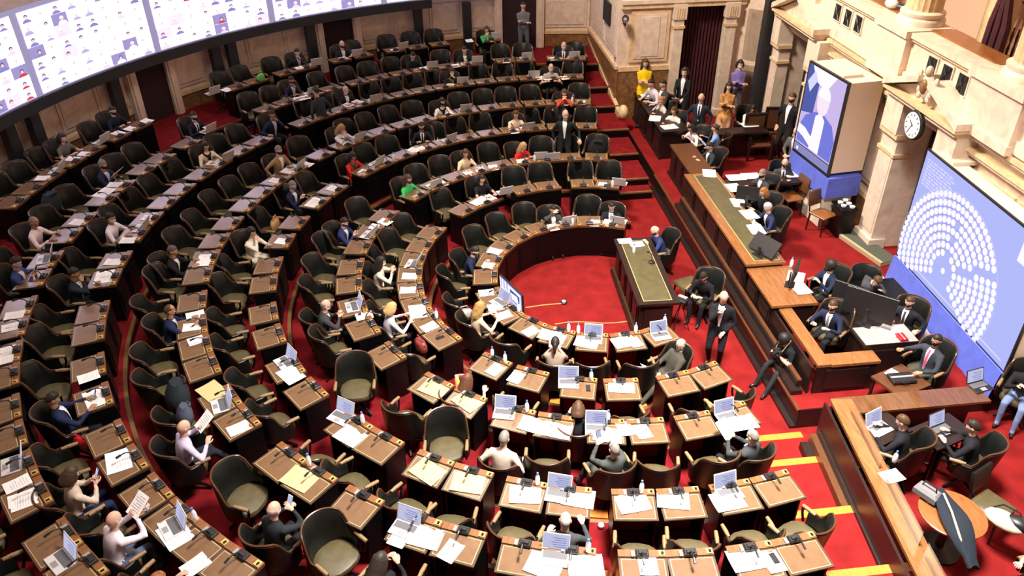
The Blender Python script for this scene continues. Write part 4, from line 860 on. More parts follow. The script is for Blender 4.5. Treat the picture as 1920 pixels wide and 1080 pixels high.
# podium
PZ = .40
def pod(u, v, label, rz, chair=True, **kw):
    l = person(label, PZ, uv=(u, v), rz=R_(rz), **kw)
    if chair and kw.get('seat', True): PCH.append((l, R_(rz)))
    return l
PCH = []
pod(1440, 388, 'white haired person in navy suit presiding at the main counter', 92, top=(.02, .03, .085), shirt=WT, hair='short', hc=HW, hands='write', hp=20, skin=SKP, lean=18)
pod(1432, 360, 'person with orange hair and black top next to the presiding person', 100, top=BK, hair='bob', hc=(.30, .11, .03), fem=True, hands='desk', hp=10, skin=SKP)
pod(1430, 325, 'person with grey hair and black mask at the far end of the main counter', 110, top=GR, shirt=WT, hair='short', hc=HGY, mask=BK, hands='desk', skin=SKP)
pod(1472, 305, 'bald person with black mask behind long white sheets', 165, top=GR, shirt=WT, tie=BK, hair='none', mask=BK, hands='desk', skin=SKP)
pod(1331, 274, 'person in dark grey suit seated at the far counter section', 95, top=(.03, .036, .042), shirt=WT, hair='short', hands='desk', hp=22, skin=SKP)
pod(1494, 246, 'old person in grey suit beside the tall speaker screen', 125, chair=False, seat=False, hz=.80, top=(.10, .10, .10), low=(.05, .05, .05), hair='bald', hc=HGY, hands='phone', skin=SKP, shirt=WT)
pod(1486, 183, 'person in black suit and mask standing by the black doorway', 125, seat=False, scl=1.09, lean=0, hair='short', hc=HBR, mask=BK, shirt=WT, hands='down', skin=SKP)
pod(1558, 498, 'person with black hair and white shirt at the second counter', 105, top=NV, shirt=WT, hair='bushy', mask=BK, hands='phone', skin=SKP, lean=8)
pod(1645, 526, 'person in grey suit bowing the head over a purple lit desk', 175, top=(.05, .053, .06), hair='short', hc=HBR, hands='chin', lean=34, hp=28, skin=SKP)
pod(1562, 572, 'person in navy suit with grey tie and black mask below the second counter', 125, top=NV, shirt=WT, tie=(.22, .2, .18), hair='short', hc=HBR, mask=BK, hands='desk', skin=SKP)
pod(1706, 565, 'person in black suit and black mask behind two monitors', 125, top=DK, shirt=WT, tie=(.05, .03, .05), hair='short', hc=HBR, mask=BK, hands='armdesk', skin=SKP)
pod(1757, 637, 'person in slate suit and pink tie turning toward the desk with monitors', 110, top=(.035, .042, .055), low=(.06, .06, .045), shirt=(.7, .5, .55), tie=(.5, .1, .2), hair='short', mask=BK, lh=(.40, .16, .72), rh=(.5, -.25, 1.0), skin=SKD, lean=0)
pod(1693, 790, 'person in black suit at an open white laptop, lower right', 48, top=BK, hair='short', hc=HBR, hands='desk', hp=18, skin=SKP)
pod(1825, 800, 'person in black suit at a dark laptop, lower right', 50, top=BK, hair='short', hc=HB, hands='desk', hp=18, skin=SKP)
pod(1935, 690, 'person in black top and jeans cut by the right edge', 130, top=BK, low=(.16, .22, .40), hair='short', hands='phone', skin=SKP, feet=((.50, .14, .09), (.42, -.12, .09)))
pod(1985, 1040, 'person reaching in from the bottom right corner with a bare arm', 88, top=(.62, .36, .34), short=True, fem=True, hair='long', skin=SKP, lh=(.30, .52, .86), hands='desk')
# far end group
pod(1210, 118, 'person in bright yellow dress standing behind the far side counter', 178, scl=1.06, seat=False, lean=0, top=(.80, .55, .01), low=(.80, .55, .01), short=True, hair='long', hc=HBR, mask=(.3, .28, .28), fem=True, hands='cross', skin=SKP)
pod(1221, 156, 'person in pale lilac shirt leaning over the far side counter', 110, top=(.62, .58, .66), hair='short', hands='desk', lean=24, hz=.66, scl=1.05, skin=SKP)
pod(1243, 157, 'person in black suit with open collar at the far side counter', 105, top=GR, shirt=WT, hair='short', hands='desk', lean=10, hz=.66, scl=1.05, skin=SKP)
pod(1284, 134, 'person in black holding white papers before the far curtain', 150, seat=False, scl=1.06, lean=0, top=BK, hair='bob', mask=(.6, .58, .58), shirt=WT, fem=True, hands='hold', skin=SKP)
pod(1240, 188, 'person with orange hair in a bun at the far side counter', 110, top=(.6, .56, .52), hair='bun', hc=(.42, .17, .05), fem=True, hands='chin', skin=SKP)
pod(1264, 207, 'person in white blouse with dark bob at the far side counter', 130, top=(.80, .76, .70), hair='bob', hc=HBR, fem=True, hands='desk', skin=SKP)
pod(1315, 183, 'white haired person in navy suit standing at the far end', 150, seat=False, lean=2, top=(.018, .026, .045), shirt=WT, tie=BK, hair='bald', hc=HW, hands='down', hp=22, skin=SKP)
pod(1367, 162, 'person in orange and black patterned dress standing at the far end', 165, seat=False, lean=2, top=(.55, .27, .09), low=(.55, .27, .09), skirt=True, hair='long', fem=True, hands='cross', skin=SKP)
pod(1388, 120, 'person in purple top with a patterned bag standing in the far corner', 175, seat=False, scl=1.05, lean=0, top=(.20, .16, .42), low=(.05, .05, .07), hair='bob', hc=HB, mask=WT, fem=True, hands='cross', skin=SKP)
pod(1411, 203, 'person in white shirt with long black hair writing at the cross counter', 185, top=(.80, .70, .72), hair='long', hc=(.012, .011, .014), fem=True, hands='write', hp=28, lean=20, skin=SKP)
pod(1296, 240, 'person in white shirt with black hair bending toward the far counter', 110, top=WT, hair='bob', fem=True, hands='desk', lean=30, skin=SKP)
pod(1341, 240, 'person in light blue shirt with tied hair, seen from behind', 60, top=(.22, .34, .62), hair='bun', hc=(.06, .035, .02), fem=True, hands='desk', skin=SKP, lean=10)
CHO = {(2, 6): (.08, 1.3, 0, 174), (2, 8): (.03, 1, 0, 178), (4, 8): (-.05, .5, 0, 225), (4, 10): (-.05, -.7, 0, 248)}; CPOS = {}; taken = {}
for k, loc, rz in SEATS:
    th = math.degrees(math.atan2(loc.y, loc.x)); th = th+360 if th < -90 else th
    i = min((j for j in range(len(UNITS[k])) if (k, j) not in taken), key=lambda j: abs(UNITS[k][j]-th)); taken[k, i] = (loc, rz)
def chairs():
    for k, us in UNITS.items():
        for i, th in enumerate(us):
            occ = ''
            if (k, i) in taken:
                loc, rz = taken[k, i]; p = Vector((loc.x, loc.y, HH[k])); occ = 'occupied '
            else:
                o = CHO.get((k, i), (0, 0, None))
                if o is None: continue
                dr, dth, dy = o[:3]
                if dy is None: dy = rnd.uniform(-14, 14); dr += rnd.uniform(-.03, .05)
                p = pol(RR[k]+.60+dr, th+dth, HH[k]); rz = math.radians(o[3]) if len(o) > 3 else inward(th+dth)+math.radians(dy)
            CPOS[k, i] = (p, rz)
            place(CHAIR0, 'c', p, rz, f'{occ}dark leather armchair with wooden rail, {ordw(i+1)} from the near end of the {ROWN[k]} row', f'armchairs of the {ROWN[k]} row')
chairs()
for n, (l, rz) in enumerate(PCH):
    place(CHAIR0, 'c', Vector((l.x, l.y, .4)), rz, f'dark armchair on the podium under the {ordw(n+1)} seated person counted from the main counter', 'armchairs on the podium')
finish_people()
# ================================================================== THINGS ON THE DESKS
SCRN = emis('laptop_screen', (.70, .72, 1.0), .75); KEYB = mat('keyboard_keys', (.10, .10, .11), .6); SILV2 = mat('laptop_shell', (.58, .56, .56), .35); CAPB = mat('bottle_cap', (.08, .2, .6), .4)
PRINT = mat('printed_lines', (.62, .61, .63), .8); PHONEG = mat('phone_glass', (.015, .015, .018), .15); GREENB = mat('green_bag', (.12, .45, .10), .7); REDB = mat('red_leather', (.45, .01, .02), .4); TANB = mat('tan_leather', (.42, .24, .09), .5)
def laptop_proto(dark=False):
    sh = BLACKP if dark else SILV2; t = thing('laptop', 'l', 'laptop')
    b = MB(); b.box(-.115, -.165, 0, .115, .165, .016, sh, .004); b.obj('base', t)
    b = MB(); b.box(-.01, -.145, .016, .095, .145, .018, KEYB); b.box(-.095, -.05, .016, -.03, .05, .0175, GREYP); b.obj('keyboard', t)
    T = Matrix.Translation((.115, 0, .014)) @ Matrix.Rotation(math.radians(18), 4, 'Y')
    b = MB(); b.T = T; b.box(-.002, -.165, 0, .008, .165, .225, sh); s = b.obj('lid', t)
    b = MB(); b.T = T; b.add([(-.0035, -.153, .014), (-.0035, .153, .014), (-.0035, .153, .213), (-.0035, -.153, .213)], [(0, 1, 2, 3)], SCRN)
    b.obj('display', s)
    b = MB(); b.T = T
    for i in range(5): b.add([(-.0045, -.12, .04+.03*i), (-.0045, .02+.02*(i % 3), .04+.03*i), (-.0045, .02+.02*(i % 3), .052+.03*i), (-.0045, -.12, .052+.03*i)], [(0, 1, 2, 3)], S_GREY)
    b.obj('picture', s)
    return t
def sheet_proto(w, d, m, nm, lab, cat, lines=True, thick=.003):
    b = MB(); n = 4; top = []; bot = []
    vs_ = []; fs = []
    for i in range(n+1):
        for j in range(n+1):
            x, y = -d/2+d*i/n, -w/2+w*j/n; z = thick+.006*((i-2)**2*(j-1)**2)/16*.6; vs_.append((x, y, z))
    for i in range(n):
        for j in range(n): a = i*(n+1)+j; fs.append((a, a+n+1, a+n+2, a+1))
    k = len(vs_); vs_ += [(x, y, z-thick) for x, y, z in vs_]; fs += [tuple(q+k for q in reversed(f)) for f in fs]
    edge = [i for i in range(n+1)]+[i*(n+1)+n for i in range(1, n+1)]+[n*(n+1)+j for j in range(n-1, -1, -1)]+[i*(n+1) for i in range(n-1, 0, -1)]
    for q in range(len(edge)): a, c = edge[q], edge[(q+1) % len(edge)]; fs.append((a, c, c+k, a+k))
    b.add(vs_, fs, m); o = b.obj(nm); tag(o, lab, cat)
    if lines:
        b = MB()
        for i in range(7): b.box(d*(.36-.1*i)-.003, -w*.36, thick+.0045, d*(.36-.1*i)+.003, w*(.36 if i % 3 else .15), thick+.005, PRINT)
        b.obj('printed_text', o)
    return o
def bottle_proto():
    t = thing('water_bottle', 'b', 'bottle'); b = MB(); b.lathe([(.028, 0), (.032, .01), (.032, .12), (.026, .15), (.013, .175), (.012, .19)], GLASSB, n=12); b.obj('bottle_body', t, True)
    b = MB(); b.lathe([(.015, .188), (.015, .212), (.012, .215)], CAPB, n=10); b.obj('cap', t); b = MB(); b.lathe([(.033, .05), (.033, .10)], PAPER, n=12); b.obj('bottle_label', t); return t
def phone_proto():
    b = MB(); b.box(-.075, -.036, 0, .075, .036, .009, PHONEG, .002); o = b.obj('phone'); b = MB(); b.box(-.066, -.032, .009, .066, .032, .0095, DARK); b.obj('display', o); return o
PROTO = {'L': laptop_proto(), 'K': laptop_proto(True), 'P': sheet_proto(.22, .30, PAPER, 'paper_sheet', 'p', 'paper'), 'W': sheet_proto(.42, .31, PAPER, 'open_papers', 'w', 'paper'), 'C': sheet_proto(.44, .33, CREAM, 'cream_folder', 'c', 'folder', False, .006), 'B': bottle_proto(), 'F': phone_proto()}
NM = {'L': ('open laptop', 'laptop'), 'K': ('dark open laptop', 'laptop'), 'P': ('white paper sheet', 'paper'), 'W': ('wide pair of white papers', 'paper'), 'C': ('cream folder', 'folder'), 'B': ('water bottle', 'bottle'), 'F': ('black phone', 'phone')}
PFIRST = {}; LCOUNT = {}
def item(c, loc, rz, label, group):
    n = LCOUNT.get(label, 0)+1; LCOUNT[label] = n
    if n > 1: label = label.replace(NM[c][0], f'{ORD[n]} '+NM[c][0])
    p = PROTO[c]; g = f'{NM[c][0]} items'
    if c not in PFIRST:
        PFIRST[c] = p; p.location = loc; p.rotation_euler = (0, 0, rz); p['label'] = label; p['category'] = NM[c][1]; p['group'] = group; return p
    return copy_tree(p, loc, rz, label, group)
ITEMS = {
0: "P1140,417 L1163,410 P1115,418 L1062,414 P1037,426 P927,470 P918,497 P912,548 P929,575 P945,590 P995,620 P1022,626 P1048,634 W1100,641 L1112,632 W1170,640 L1240,630 P1190,640 B1190,622 B1258,618 B1065,624 B1085,622 B963,590 B1065,405 L935,568",
1: "W1165,724 L1066,718 F1103,727 B1108,712 P968,706 P928,692 B915,677 B943,684 W783,583 P805,612 P768,517 P765,543 L772,495 B812,600 W900,377 P918,370 L940,356 P1130,347 L1163,342 B1150,342 F825,632",
2: "L1365,783 W1392,791 P1205,808 P1172,803 L1118,806 W1140,814 L945,776 W1000,796 W1045,806 C877,752 P683,592 L660,575 F670,590 L690,440 P706,425 P722,416 L812,347 P828,344 P880,325 P900,318 P925,314 P978,303 L1012,293 L1035,296 B1000,300 C814,728 B985,778 B1140,800",
3: "W985,926 L1047,922 W1085,933 W1187,942 W1262,936 L1368,925 W1365,938 C802,883 C877,905 L637,783 W656,816 L532,680 W545,702 P530,452 W590,379 P625,353 P684,322 L702,306 P775,281 B728,298 L840,262 P792,279 L987,240 P965,246 P1060,240 B1203,930 B1008,908 B570,876 B815,270",
4: "P1215,1058 W1400,1048 P1450,1052 F1452,1046 L1040,1046 W1020,1060 W1098,1060 B1102,1040 L757,992 P750,1005 W797,1006 P845,1032 C562,897 B572,880 L412,760 P447,802 P366,590 P360,612 P370,637 C398,733 W385,487 L670,260 P650,269 P540,320 L555,315 P575,308 P843,213 L873,205 P1048,192 P1065,194 B1072,190 P1090,192 P517,338 P300,0",
5: "W222,863 L318,990 P366,1058 W180,745 P166,706 W195,518 P212,490 L265,428 P240,450 P280,408 L430,300 P400,305 L702,188 P670,190 P652,196 L864,150 P843,156 P1012,146 P1058,146 L1000,142 B320,1010 W328,1000 P1025,147",
6: "L20,872 P32,906 P40,933 L112,1052 L82,486 P146,416 P22,612 P27,590 P19,655 P15,672 W195,360 P215,345 L380,243 P392,238 W566,184 L582,174 P795,128 L806,122 L893,112 P855,123 P872,120 L985,108 P950,115 L1075,106 P1037,110 P45,940",
7: "P80,333 P136,297 P160,288 P222,249 P245,241 P275,226 L107,320 L188,265 L392,172 P425,168 P562,127 L592,120 L668,102 P645,109 P740,94 L752,90 P918,72 L930,70 P880,76",
}
for k, s in ITEMS.items():
    for q in s.split():
        c = q[0]; u, v = map(float, q[1:].split(','))
        if v < 20: continue
        p = at(u, v, HH[k]+.782); th = math.degrees(math.atan2(p.y, p.x)); th = th+360 if th < -90 else th
        i = min(range(len(UNITS[k])), key=lambda j: abs(UNITS[k][j]-th)); r = math.hypot(p.x, p.y)
        r = min(max(r, RR[k]-.2), RR[k]+.2); dx = RR[k]-r            # local x on the sloping desk top
        if c == 'L': r = min(max(r, RR[k]-.05), RR[k]+.06); dx = RR[k]-r
        if c == 'B': dx = .16; r = RR[k]-.19
        z = HH[k]+.7652+.04*dx+.006+(.02 if c == 'B' else 0)
        pp = pol(r, th, z)
        item(c, pp, inward(th)+math.radians(rnd.uniform(-14, 14)), f'{NM[c][0]} on the {ordw(i+1)} desk from the near end, {ROWN[k]} row', f'{NM[c][0]} items of the {ROWN[k]} row')
# ------------------------------------------------------------------ things on the podium
def pitem(c, u, v, z, rz, label, group='papers on the podium'): return item(c, at(u, v, z), math.radians(rz), label, group)
for n, (u, v, z, rz, s) in enumerate(((1376, 352, 1.207, 92, 'wide pair of white papers spread before the orange haired person'), (1385, 380, 1.207, 85, 'wide pair of white papers left of the presiding person'), (1405, 402, 1.207, 95, 'wide pair of white papers under the hands of the presiding person'), (1418, 430, 1.207, 88, 'wide pair of white papers nearest the dark monitor on the main counter'),
    (1330, 325, 1.207, 75, 'wide pair of white papers by the man at the far counter section'), (1380, 333, 1.19, 0, 'wide pair of white papers at the left of the cross counter'), (1408, 330, 1.19, 0, 'wide pair of white papers in the middle of the cross counter'), (1488, 327, 1.19, 0, 'wide pair of white papers at the right of the cross counter'),
    (1212, 152, 1.207, 80, 'wide pair of white papers before the yellow dressed person'), (1212, 180, 1.207, 95, 'wide pair of white papers by the black suited person at the far counter'), (1228, 222, 1.207, 70, 'wide pair of white papers before the dark bob at the far counter'), (1255, 238, 1.207, 10, 'wide pair of white papers on the near end of the far counter'),
    (1520, 470, 0.0, 0, ''), (1405, 234, 1.207, 5, 'wide pair of white papers where the long haired person writes'), (1492, 520, 1.107, 60, 'wide pair of white papers on the lower counter by the monitor'), (1500, 540, 1.107, 95, 'wide pair of white papers with white cups on the lower counter'))):
    if s: pitem('W', u, v, z, rz, s)
pitem('P', 1672, 893, 1.157, 100, 'white paper sheet lying on the near counter beside a bottle'); pitem('B', 1676, 866, 1.157, 0, 'water bottle on the near counter by the white sheet', 'bottles on the podium')
pitem('P', 1172, 452, .818, 92, 'white paper sheet on the corner of the speaker table', 'papers on the speaker table'); pitem('P', 1194, 458, .818, 92, 'white paper sheet under the hands of the speaker', 'papers on the speaker table'); pitem('B', 1188, 474, .818, 0, 'water bottle on the speaker table', 'bottles on the podium')
pitem('B', 1412, 425, 1.207, 0, 'water bottle on the main podium counter', 'bottles on the podium'); pitem('B', 1483, 500, 1.107, 0, 'water bottle on the lower counter', 'bottles on the podium')
def monitor(label, loc, rz, w, h, on=None, tilt=8, stand=.14):
    t = thing('monitor', label, 'monitor', loc, rz); T = Matrix.Translation((0, 0, stand)) @ Matrix.Rotation(math.radians(-tilt), 4, 'X')
    b = MB(); b.T = T; b.box(-w/2, -.02, 0, w/2, .02, h, BLACKP, .005); b.obj('casing', t)
    b = MB(); b.T = T; ring_poly(b, [(-w/2+.015, .015), (w/2-.015, .015), (w/2-.015, h-.015), (-w/2+.015, h-.015)], .0215, on or DARK); pic = b.obj('display', t)
    b = MB(); b.box(-.03, -.05, 0, .03, -.02, stand+h*.4, BLACKP); b.box(-.12, -.1, 0, .12, .07, .012, BLACKP); b.obj('stand', t)
    return t, pic, T
p = at(1424, 478, 1.205); monitor('black desktop monitor lying back at the near end of the main counter', p, math.radians(205), .62, .36, None, 40, .05)
p = at(1482, 534, 1.105); monitor('slim black monitor edge on at the lower counter', p, math.radians(150), .55, .33, None, 12)
p = at(1398, 385, 1.205); monitor('grey monitor seen from the side on the main counter', p, math.radians(250), .48, .30, S_GREY, 10)
# desk with two monitors behind the lower ledge
t = thing('monitor_desk', 'black desk carrying two large monitors in front of the vote board', 'desk', (-2.75, -4.35, .4))
b = MB(); b.box(-.55, -.55, .66, .55, .45, .71, EBONY2); b.box(-.54, -.54, .71, -.05, .40, .714, mat('desk_mat', (.42, .30, .27), .5)); b.obj('desk_top', t)
b = MB(); b.box(-.55, -.53, 0, -.5, .43, .66, EBONY2); b.box(-.57, -.45, .1, -.55, .35, .58, EBONY2); b.box(-.5, .39, 0, .55, .43, .66, EBONY2); b.box(.5, -.53, 0, .55, .43, .66, EBONY2); b.obj('panelling', t)
monitor('larger near black monitor on the desk before the vote board', (-2.72, -4.2, 1.115), math.radians(228), .86, .50, None, 6)
monitor('far black monitor on the desk before the vote board', (-2.32, -4.05, 1.115), math.radians(225), .60, .42, None, 4)
b = MB(); b.box(-.1, -.07, 0, .1, .07, .05, REDB, .01); o = b.obj('red_box'); o.location = at(1690, 634, 1.116); tag(o, 'small red box on the desk before the vote board', 'box'); b = MB(); b.box(-.1, -.005, .05, .1, .005, .052, PAPER); b.obj('band', o)
pitem('W', 1668, 618, 1.117, 40, 'wide pair of white papers between the monitors and the red box')
t = thing('purple_desk', 'low dark desk lit purple under the bowed person', 'desk', (-1.75, -4.85, .4))
b = MB(); b.box(-.35, -.6, .68, .35, .5, .73, EBONY); b.obj('desk_top', t)
for s in (-1, 1):
    b = MB(); b.box(-.33, s*.5-.03-.05, 0, .33, s*.5+.03-.05, .68, EBONY); b.obj('side_panel', t)
b = MB(); b.box(-.35, -.55, .1, -.31, .45, .68, EBONY); b.obj('front_panel', t)
# small tables with laptops at lower right
for (u, v, lab, c, ll, rz) in ((1650, 805, 'small dark table under the white laptop at lower right', 'L', 'open laptop with white lid at lower right', 22), (1768, 808, 'small dark table under the dark laptop at lower right', 'K', 'dark open laptop at lower right', 18)):
    p = at(u, v, .4+.72); t = thing('side_table', lab, 'table', (p.x, p.y, .4), math.radians(rz))
    b = MB(); b.box(-.25, -.4, .68, .25, .4, .72, EBONY2); b.obj('table_top', t)
    for sx in (-1, 1):
        for sy in (-1, 1): b = MB(); b.box(sx*.21-.02, sy*.36-.02, 0, sx*.21+.02, sy*.36+.02, .68, EBONY2); b.obj('leg', t)
    item(c, Vector((p.x, p.y, 1.122)), math.radians(rz), ll, 'laptops at lower right')
p = at(1838, 726, 1.152); item('K', p, math.radians(12), 'dark open laptop at the end of the blue lit counter', 'laptops at lower right')
t = thing('low_table', 'small wooden table with a black case and leaflets beside the slate suited person', 'table', (at(1690, 712, .95)-Vector((0, 0, .55))), math.radians(20))
b = MB(); b.box(-.3, -.35, .5, .3, .35, .54, RAILW); b.obj('table_top', t)
for sx in (-1, 1):
    for sy in (-1, 1): b = MB(); b.box(sx*.26-.02, sy*.3-.02, -.0, sx*.26+.02, sy*.3+.02, .5, EBONY2); b.obj('leg', t)
p = at(1690, 712, .95); b = MB(); b.box(-.12, -.2, 0, .12, .2, .07, BLACKP, .015); b.tube([(-.12, -.06, .05), (-.15, -.03, .06), (-.15, .03, .06), (-.12, .06, .05)], .008, BLACKP, 5); o = b.obj('black_case'); o.location = p; tag(o, 'black case lying on the small wooden table', 'case'); b = MB(); b.box(-.02, -.2, .07, .02, .2, .073, GREYP); b.obj('strap', o)
pitem('P', 1680, 704, .955, 30, 'white paper sheet beside the black case')
# round table with bags and coat, chair with bag: bottom right corner
p = Vector((-6.85, -3.34, 1.12)); t = thing('round_table', 'round wooden table under a dark coat at the bottom right', 'table', (p.x, p.y, .4))
b = MB(); b.lathe([(.40, .68), (.42, .69), (.42, .71), (.40, .72)], WOOD, n=32); b.obj('table_top', t, True); b = MB(); b.lathe([(.28, 0), (.28, .03), (.06, .08), (.05, .6), (.15, .68)], EBONY2, n=14); b.obj('pedestal', t, True)
b = MB(); rg = []
for i in range(9):
    s = i/8; c = Vector((.30-1.08*s, .04+.14*s, .03-.30*max(0, s-.55)*1.3)); w = .08+.10*math.sin(pi*min(1, s*1.1))
    rg.append([c+Vector((.02*math.sin(5*j), w*math.cos(2*pi*j/12), .05*math.sin(2*pi*j/12)+.015*math.sin(7*j+i))) for j in range(12)])
b.loft(rg, cloth((.014, .02, .03))); o = b.obj('dark_coat', None, True); o.location = p+Vector((0, .0, .06)); tag(o, 'dark coat thrown over the round table at the bottom right', 'coat')
b = MB(); b.tube([(.2, .06, .10), (-.1, .13, .105), (-.42, .20, .04), (-.62, .22, -.06)], .014, cloth((.5, .42, .3)), 5); b.obj('lining_edge', o)
b = MB(); b.box(-.16, -.10, 0, .16, .10, .16, mat('grey_bag', (.16, .16, .17), .7), .04); b.tube([(-.1, 0, .15), (-.08, 0, .24), (.08, 0, .24), (.1, 0, .15)], .012, BLACKP, 5); o = b.obj('grey_bag'); o.location = p+Vector((.30, .20, .002)); o.rotation_euler = (0, 0, .5); tag(o, 'grey bag on the far edge of the round table', 'bag'); b = MB(); b.box(-.1, -.105, .05, .1, -.10, .12, GREYP); b.obj('pocket', o)
pitem('P', 1760, 938, 1.125, 60, 'white paper sheet folded on the round table')
def plain_chair(label, loc, rz, seatm, backm):
    t = thing('side_chair', label, 'chair', loc, rz)
    b = MB(); b.box(-.22, -.22, .42, .22, .22, .48, seatm, .02); b.obj('seat', t, True)
    b = MB(); b.T = Matrix.Translation((-.22, 0, .5)) @ Matrix.Rotation(math.radians(-10), 4, 'Y'); b.box(-.03, -.21, .08, .02, .21, .44, backm, .02); b.obj('backrest', t, True)
    for sx in (-1, 1):
        for sy in (-1, 1): b = MB(); b.tube([(sx*.19, sy*.19, .43), (sx*.21, sy*.2, 0)], [.022, .016], EBONY2, 6); b.obj('leg', t)
    for sy in (-1, 1): b = MB(); b.tube([(-.21, sy*.19, .43), (-.25, sy*.19, .62), (-.31, sy*.19, .9)], .016, EBONY2, 6); b.obj('back_post', t)
    return t
p = at(1862, 945, .4+.48); plain_chair('olive leather chair pulled back at the bottom right corner', (p.x, p.y, .4), math.radians(205), SEATL, LEATH)
p = at(1880, 985, .4+.49); t = thing('handbag', 'pale and black handbag lying on the olive chair at bottom right', 'bag', p, .6); b = MB(); b.ell((0, 0, .09), (.26, .16, .10), mat('pale_cloth', (.60, .52, .38), .8), 14, 8); b.obj('bag_body', t, True); b = MB(); b.ell((-.14, -.04, .13), (.17, .12, .09), BLACKP, 12, 8); b.obj('black_scarf', t, True)
b = MB(); b.tube([(.2, -.08, .12), (.1, -.1, .24), (-.1, -.1, .25), (-.2, -.06, .14)], .012, BLACKP, 5); b.obj('strap', t, True)
p = at(1292, 530, .46); t = thing('stool', 'olive leather stool between speaker table and podium', 'stool', (p.x, p.y, 0), .3)
b = MB(); b.box(-.24, -.24, .36, .24, .24, .46, SEATL, .03); b.obj('seat', t, True)
for sx in (-1, 1):
    for sy in (-1, 1): b = MB(); b.tube([(sx*.19, sy*.19, .38), (sx*.21, sy*.21, 0)], .022, EBONY2, 6); b.obj('leg', t)
place(CHAIR0, 'c', Vector((SPK.x, SPK.y, 0)), math.radians(95), 'dark armchair under the speaker at the pit table', 'armchairs in the pit'); place(CHAIR0, 'c', Vector((TYPIST.x, TYPIST.y, 0)), math.radians(135), 'dark armchair under the typing person beside the podium', 'armchairs in the pit')
p = at(1278, 562, .72); t = thing('shorthand_machine', 'small shorthand machine on a stand before the typing person', 'machine', (p.x, p.y, 0), math.radians(135)); b = MB(); b.box(-.1, -.12, .68, .1, .12, .76, BLACKP, .02); b.obj('machine_body', t); b = MB(); b.box(-.08, -.09, .76, 0, .09, .775, GREYP); b.obj('keys', t)
b = MB()
for a in (0, 2.1, 4.2): b.tube([(0, 0, .66), (.22*math.cos(a), .22*math.sin(a), .0)], .01, BLACKP, 5)
b.obj('tripod', t)
# pit monitor, floor outlet and cable, microphone of the speaker
t, pic, T = monitor('blue lit screen standing at the inner edge of the pit', (-.47, 1.76, 0), math.radians(23.7), .86, .50, S_BLUE, 3, .50)
b = MB(); b.T = T
for x0, z0, x1, z1 in ((-.38, .12, .1, .46), (.16, .05, .22, .48), (.27, .05, .33, .48), (.37, .05, .41, .48)): ring_poly(b, [(x0, z0), (x1, z0), (x1, z1), (x0, z1)], .0225, S_WHITE)
ring_poly(b, [(-.34, .15), (.02, .15), (.02, .4), (-.34, .4)], .0235, S_NAVY); ring_poly(b, [(-.30, .18), (-.02, .18), (-.05, .33), (-.26, .36)], .0245, S_WHITE); b.obj('picture', pic)
a, c = at(985, 577, .012), at(1055, 569, .012); b = MB(); b.tube([a, (a+c)/2+Vector((.02, .02, 0)), c], .013, mat('tan_cable', (.52, .28, .10), .6), 6); o = b.obj('floor_cable'); tag(o, 'tan cable across the red pit carpet to the round outlet', 'cable')
a, c = at(1040, 608, .012), at(1175, 602, .012); b = MB(); b.tube([a+(c-a)*(i/6)+Vector((.05*math.sin(i), 0, 0)) for i in range(7)], .011, MATS['tan_cable'], 6); o = b.obj('floor_cable'); tag(o, 'curved tan cable by the near edge of the pit carpet', 'cable')
b = MB(); b.lathe([(.07, 0), (.07, .03), (.05, .045)], BLACKP, n=16); b.lathe([(.045, .045), (.045, .052), (.03, .06)], SILVER, n=14); o = b.obj('floor_outlet'); o.location = at(1057, 568, .002); tag(o, 'round black and white outlet on the red pit carpet', 'outlet')
p = at(1222, 492, .818); t = thing('table_microphone', 'black microphone on the speaker table', 'microphone', p, 2.0); b = MB(); b.lathe([(.07, 0), (.07, .02), (.03, .035)], BLACKP, n=14); b.obj('base', t); b = MB(); b.tube([(0, 0, .03), (.02, 0, .2), (.1, 0, .28)], .008, BLACKP, 6); b.tube([(.1, 0, .28), (.15, 0, .3)], .016, BLACKP, 6); b.obj('gooseneck', t)
# bags, coats on chairs and desks
def bag(u, v, z, m, name, label, s=1.0):
    p = at(u, v, z); t = thing(name, label, 'bag', p, rnd.uniform(0, 3)); b = MB(); b.loft([[(r*.17*s*math.cos(a)*(1.0), r*.08*s*math.sin(a), h*s) for a in [2*pi*i/12 for i in range(12)]] for r, h in ((.9, 0), (1.05, .05), (1.0, .15), (.75, .2), (.6, .21))], m); b.obj('bag_body', t, True); b = MB(); b.tube([(-.09*s, 0, .2*s), (-.06*s, .02, .3*s), (.06*s, .02, .3*s), (.09*s, 0, .2*s)], .010, m, 5); b.obj('strap', t, True)
bag(790, 655, HH[1]+.50, mat('patterned_bag', (.30, .05, .04), .6, var=.8, scale=25), 'patterned_bag', 'red and white patterned bag on an armchair, second row'); bag(157, 838, HH[5]+.52, REDB, 'red_bag', 'red bag on an empty armchair, sixth row', .8); bag(517, 428, HH[3]+.52, TANB, 'tan_bag', 'tan leather handbag between two seats, fourth row'); bag(490, 150, HH[7]+.79, GREENB, 'green_bag', 'bright green bag on an outermost desk', .8)
bag(770, 548, HH[1]+.0, REDB, 'red_bag', 'red bag behind the hands of the cream bloused person', .7); bag(870, 600, HH[0]+.5, mat('grey_pack', (.35, .36, .36), .7), 'grey_pack', 'grey and green bag on the chair beside the blond person', 1.1)
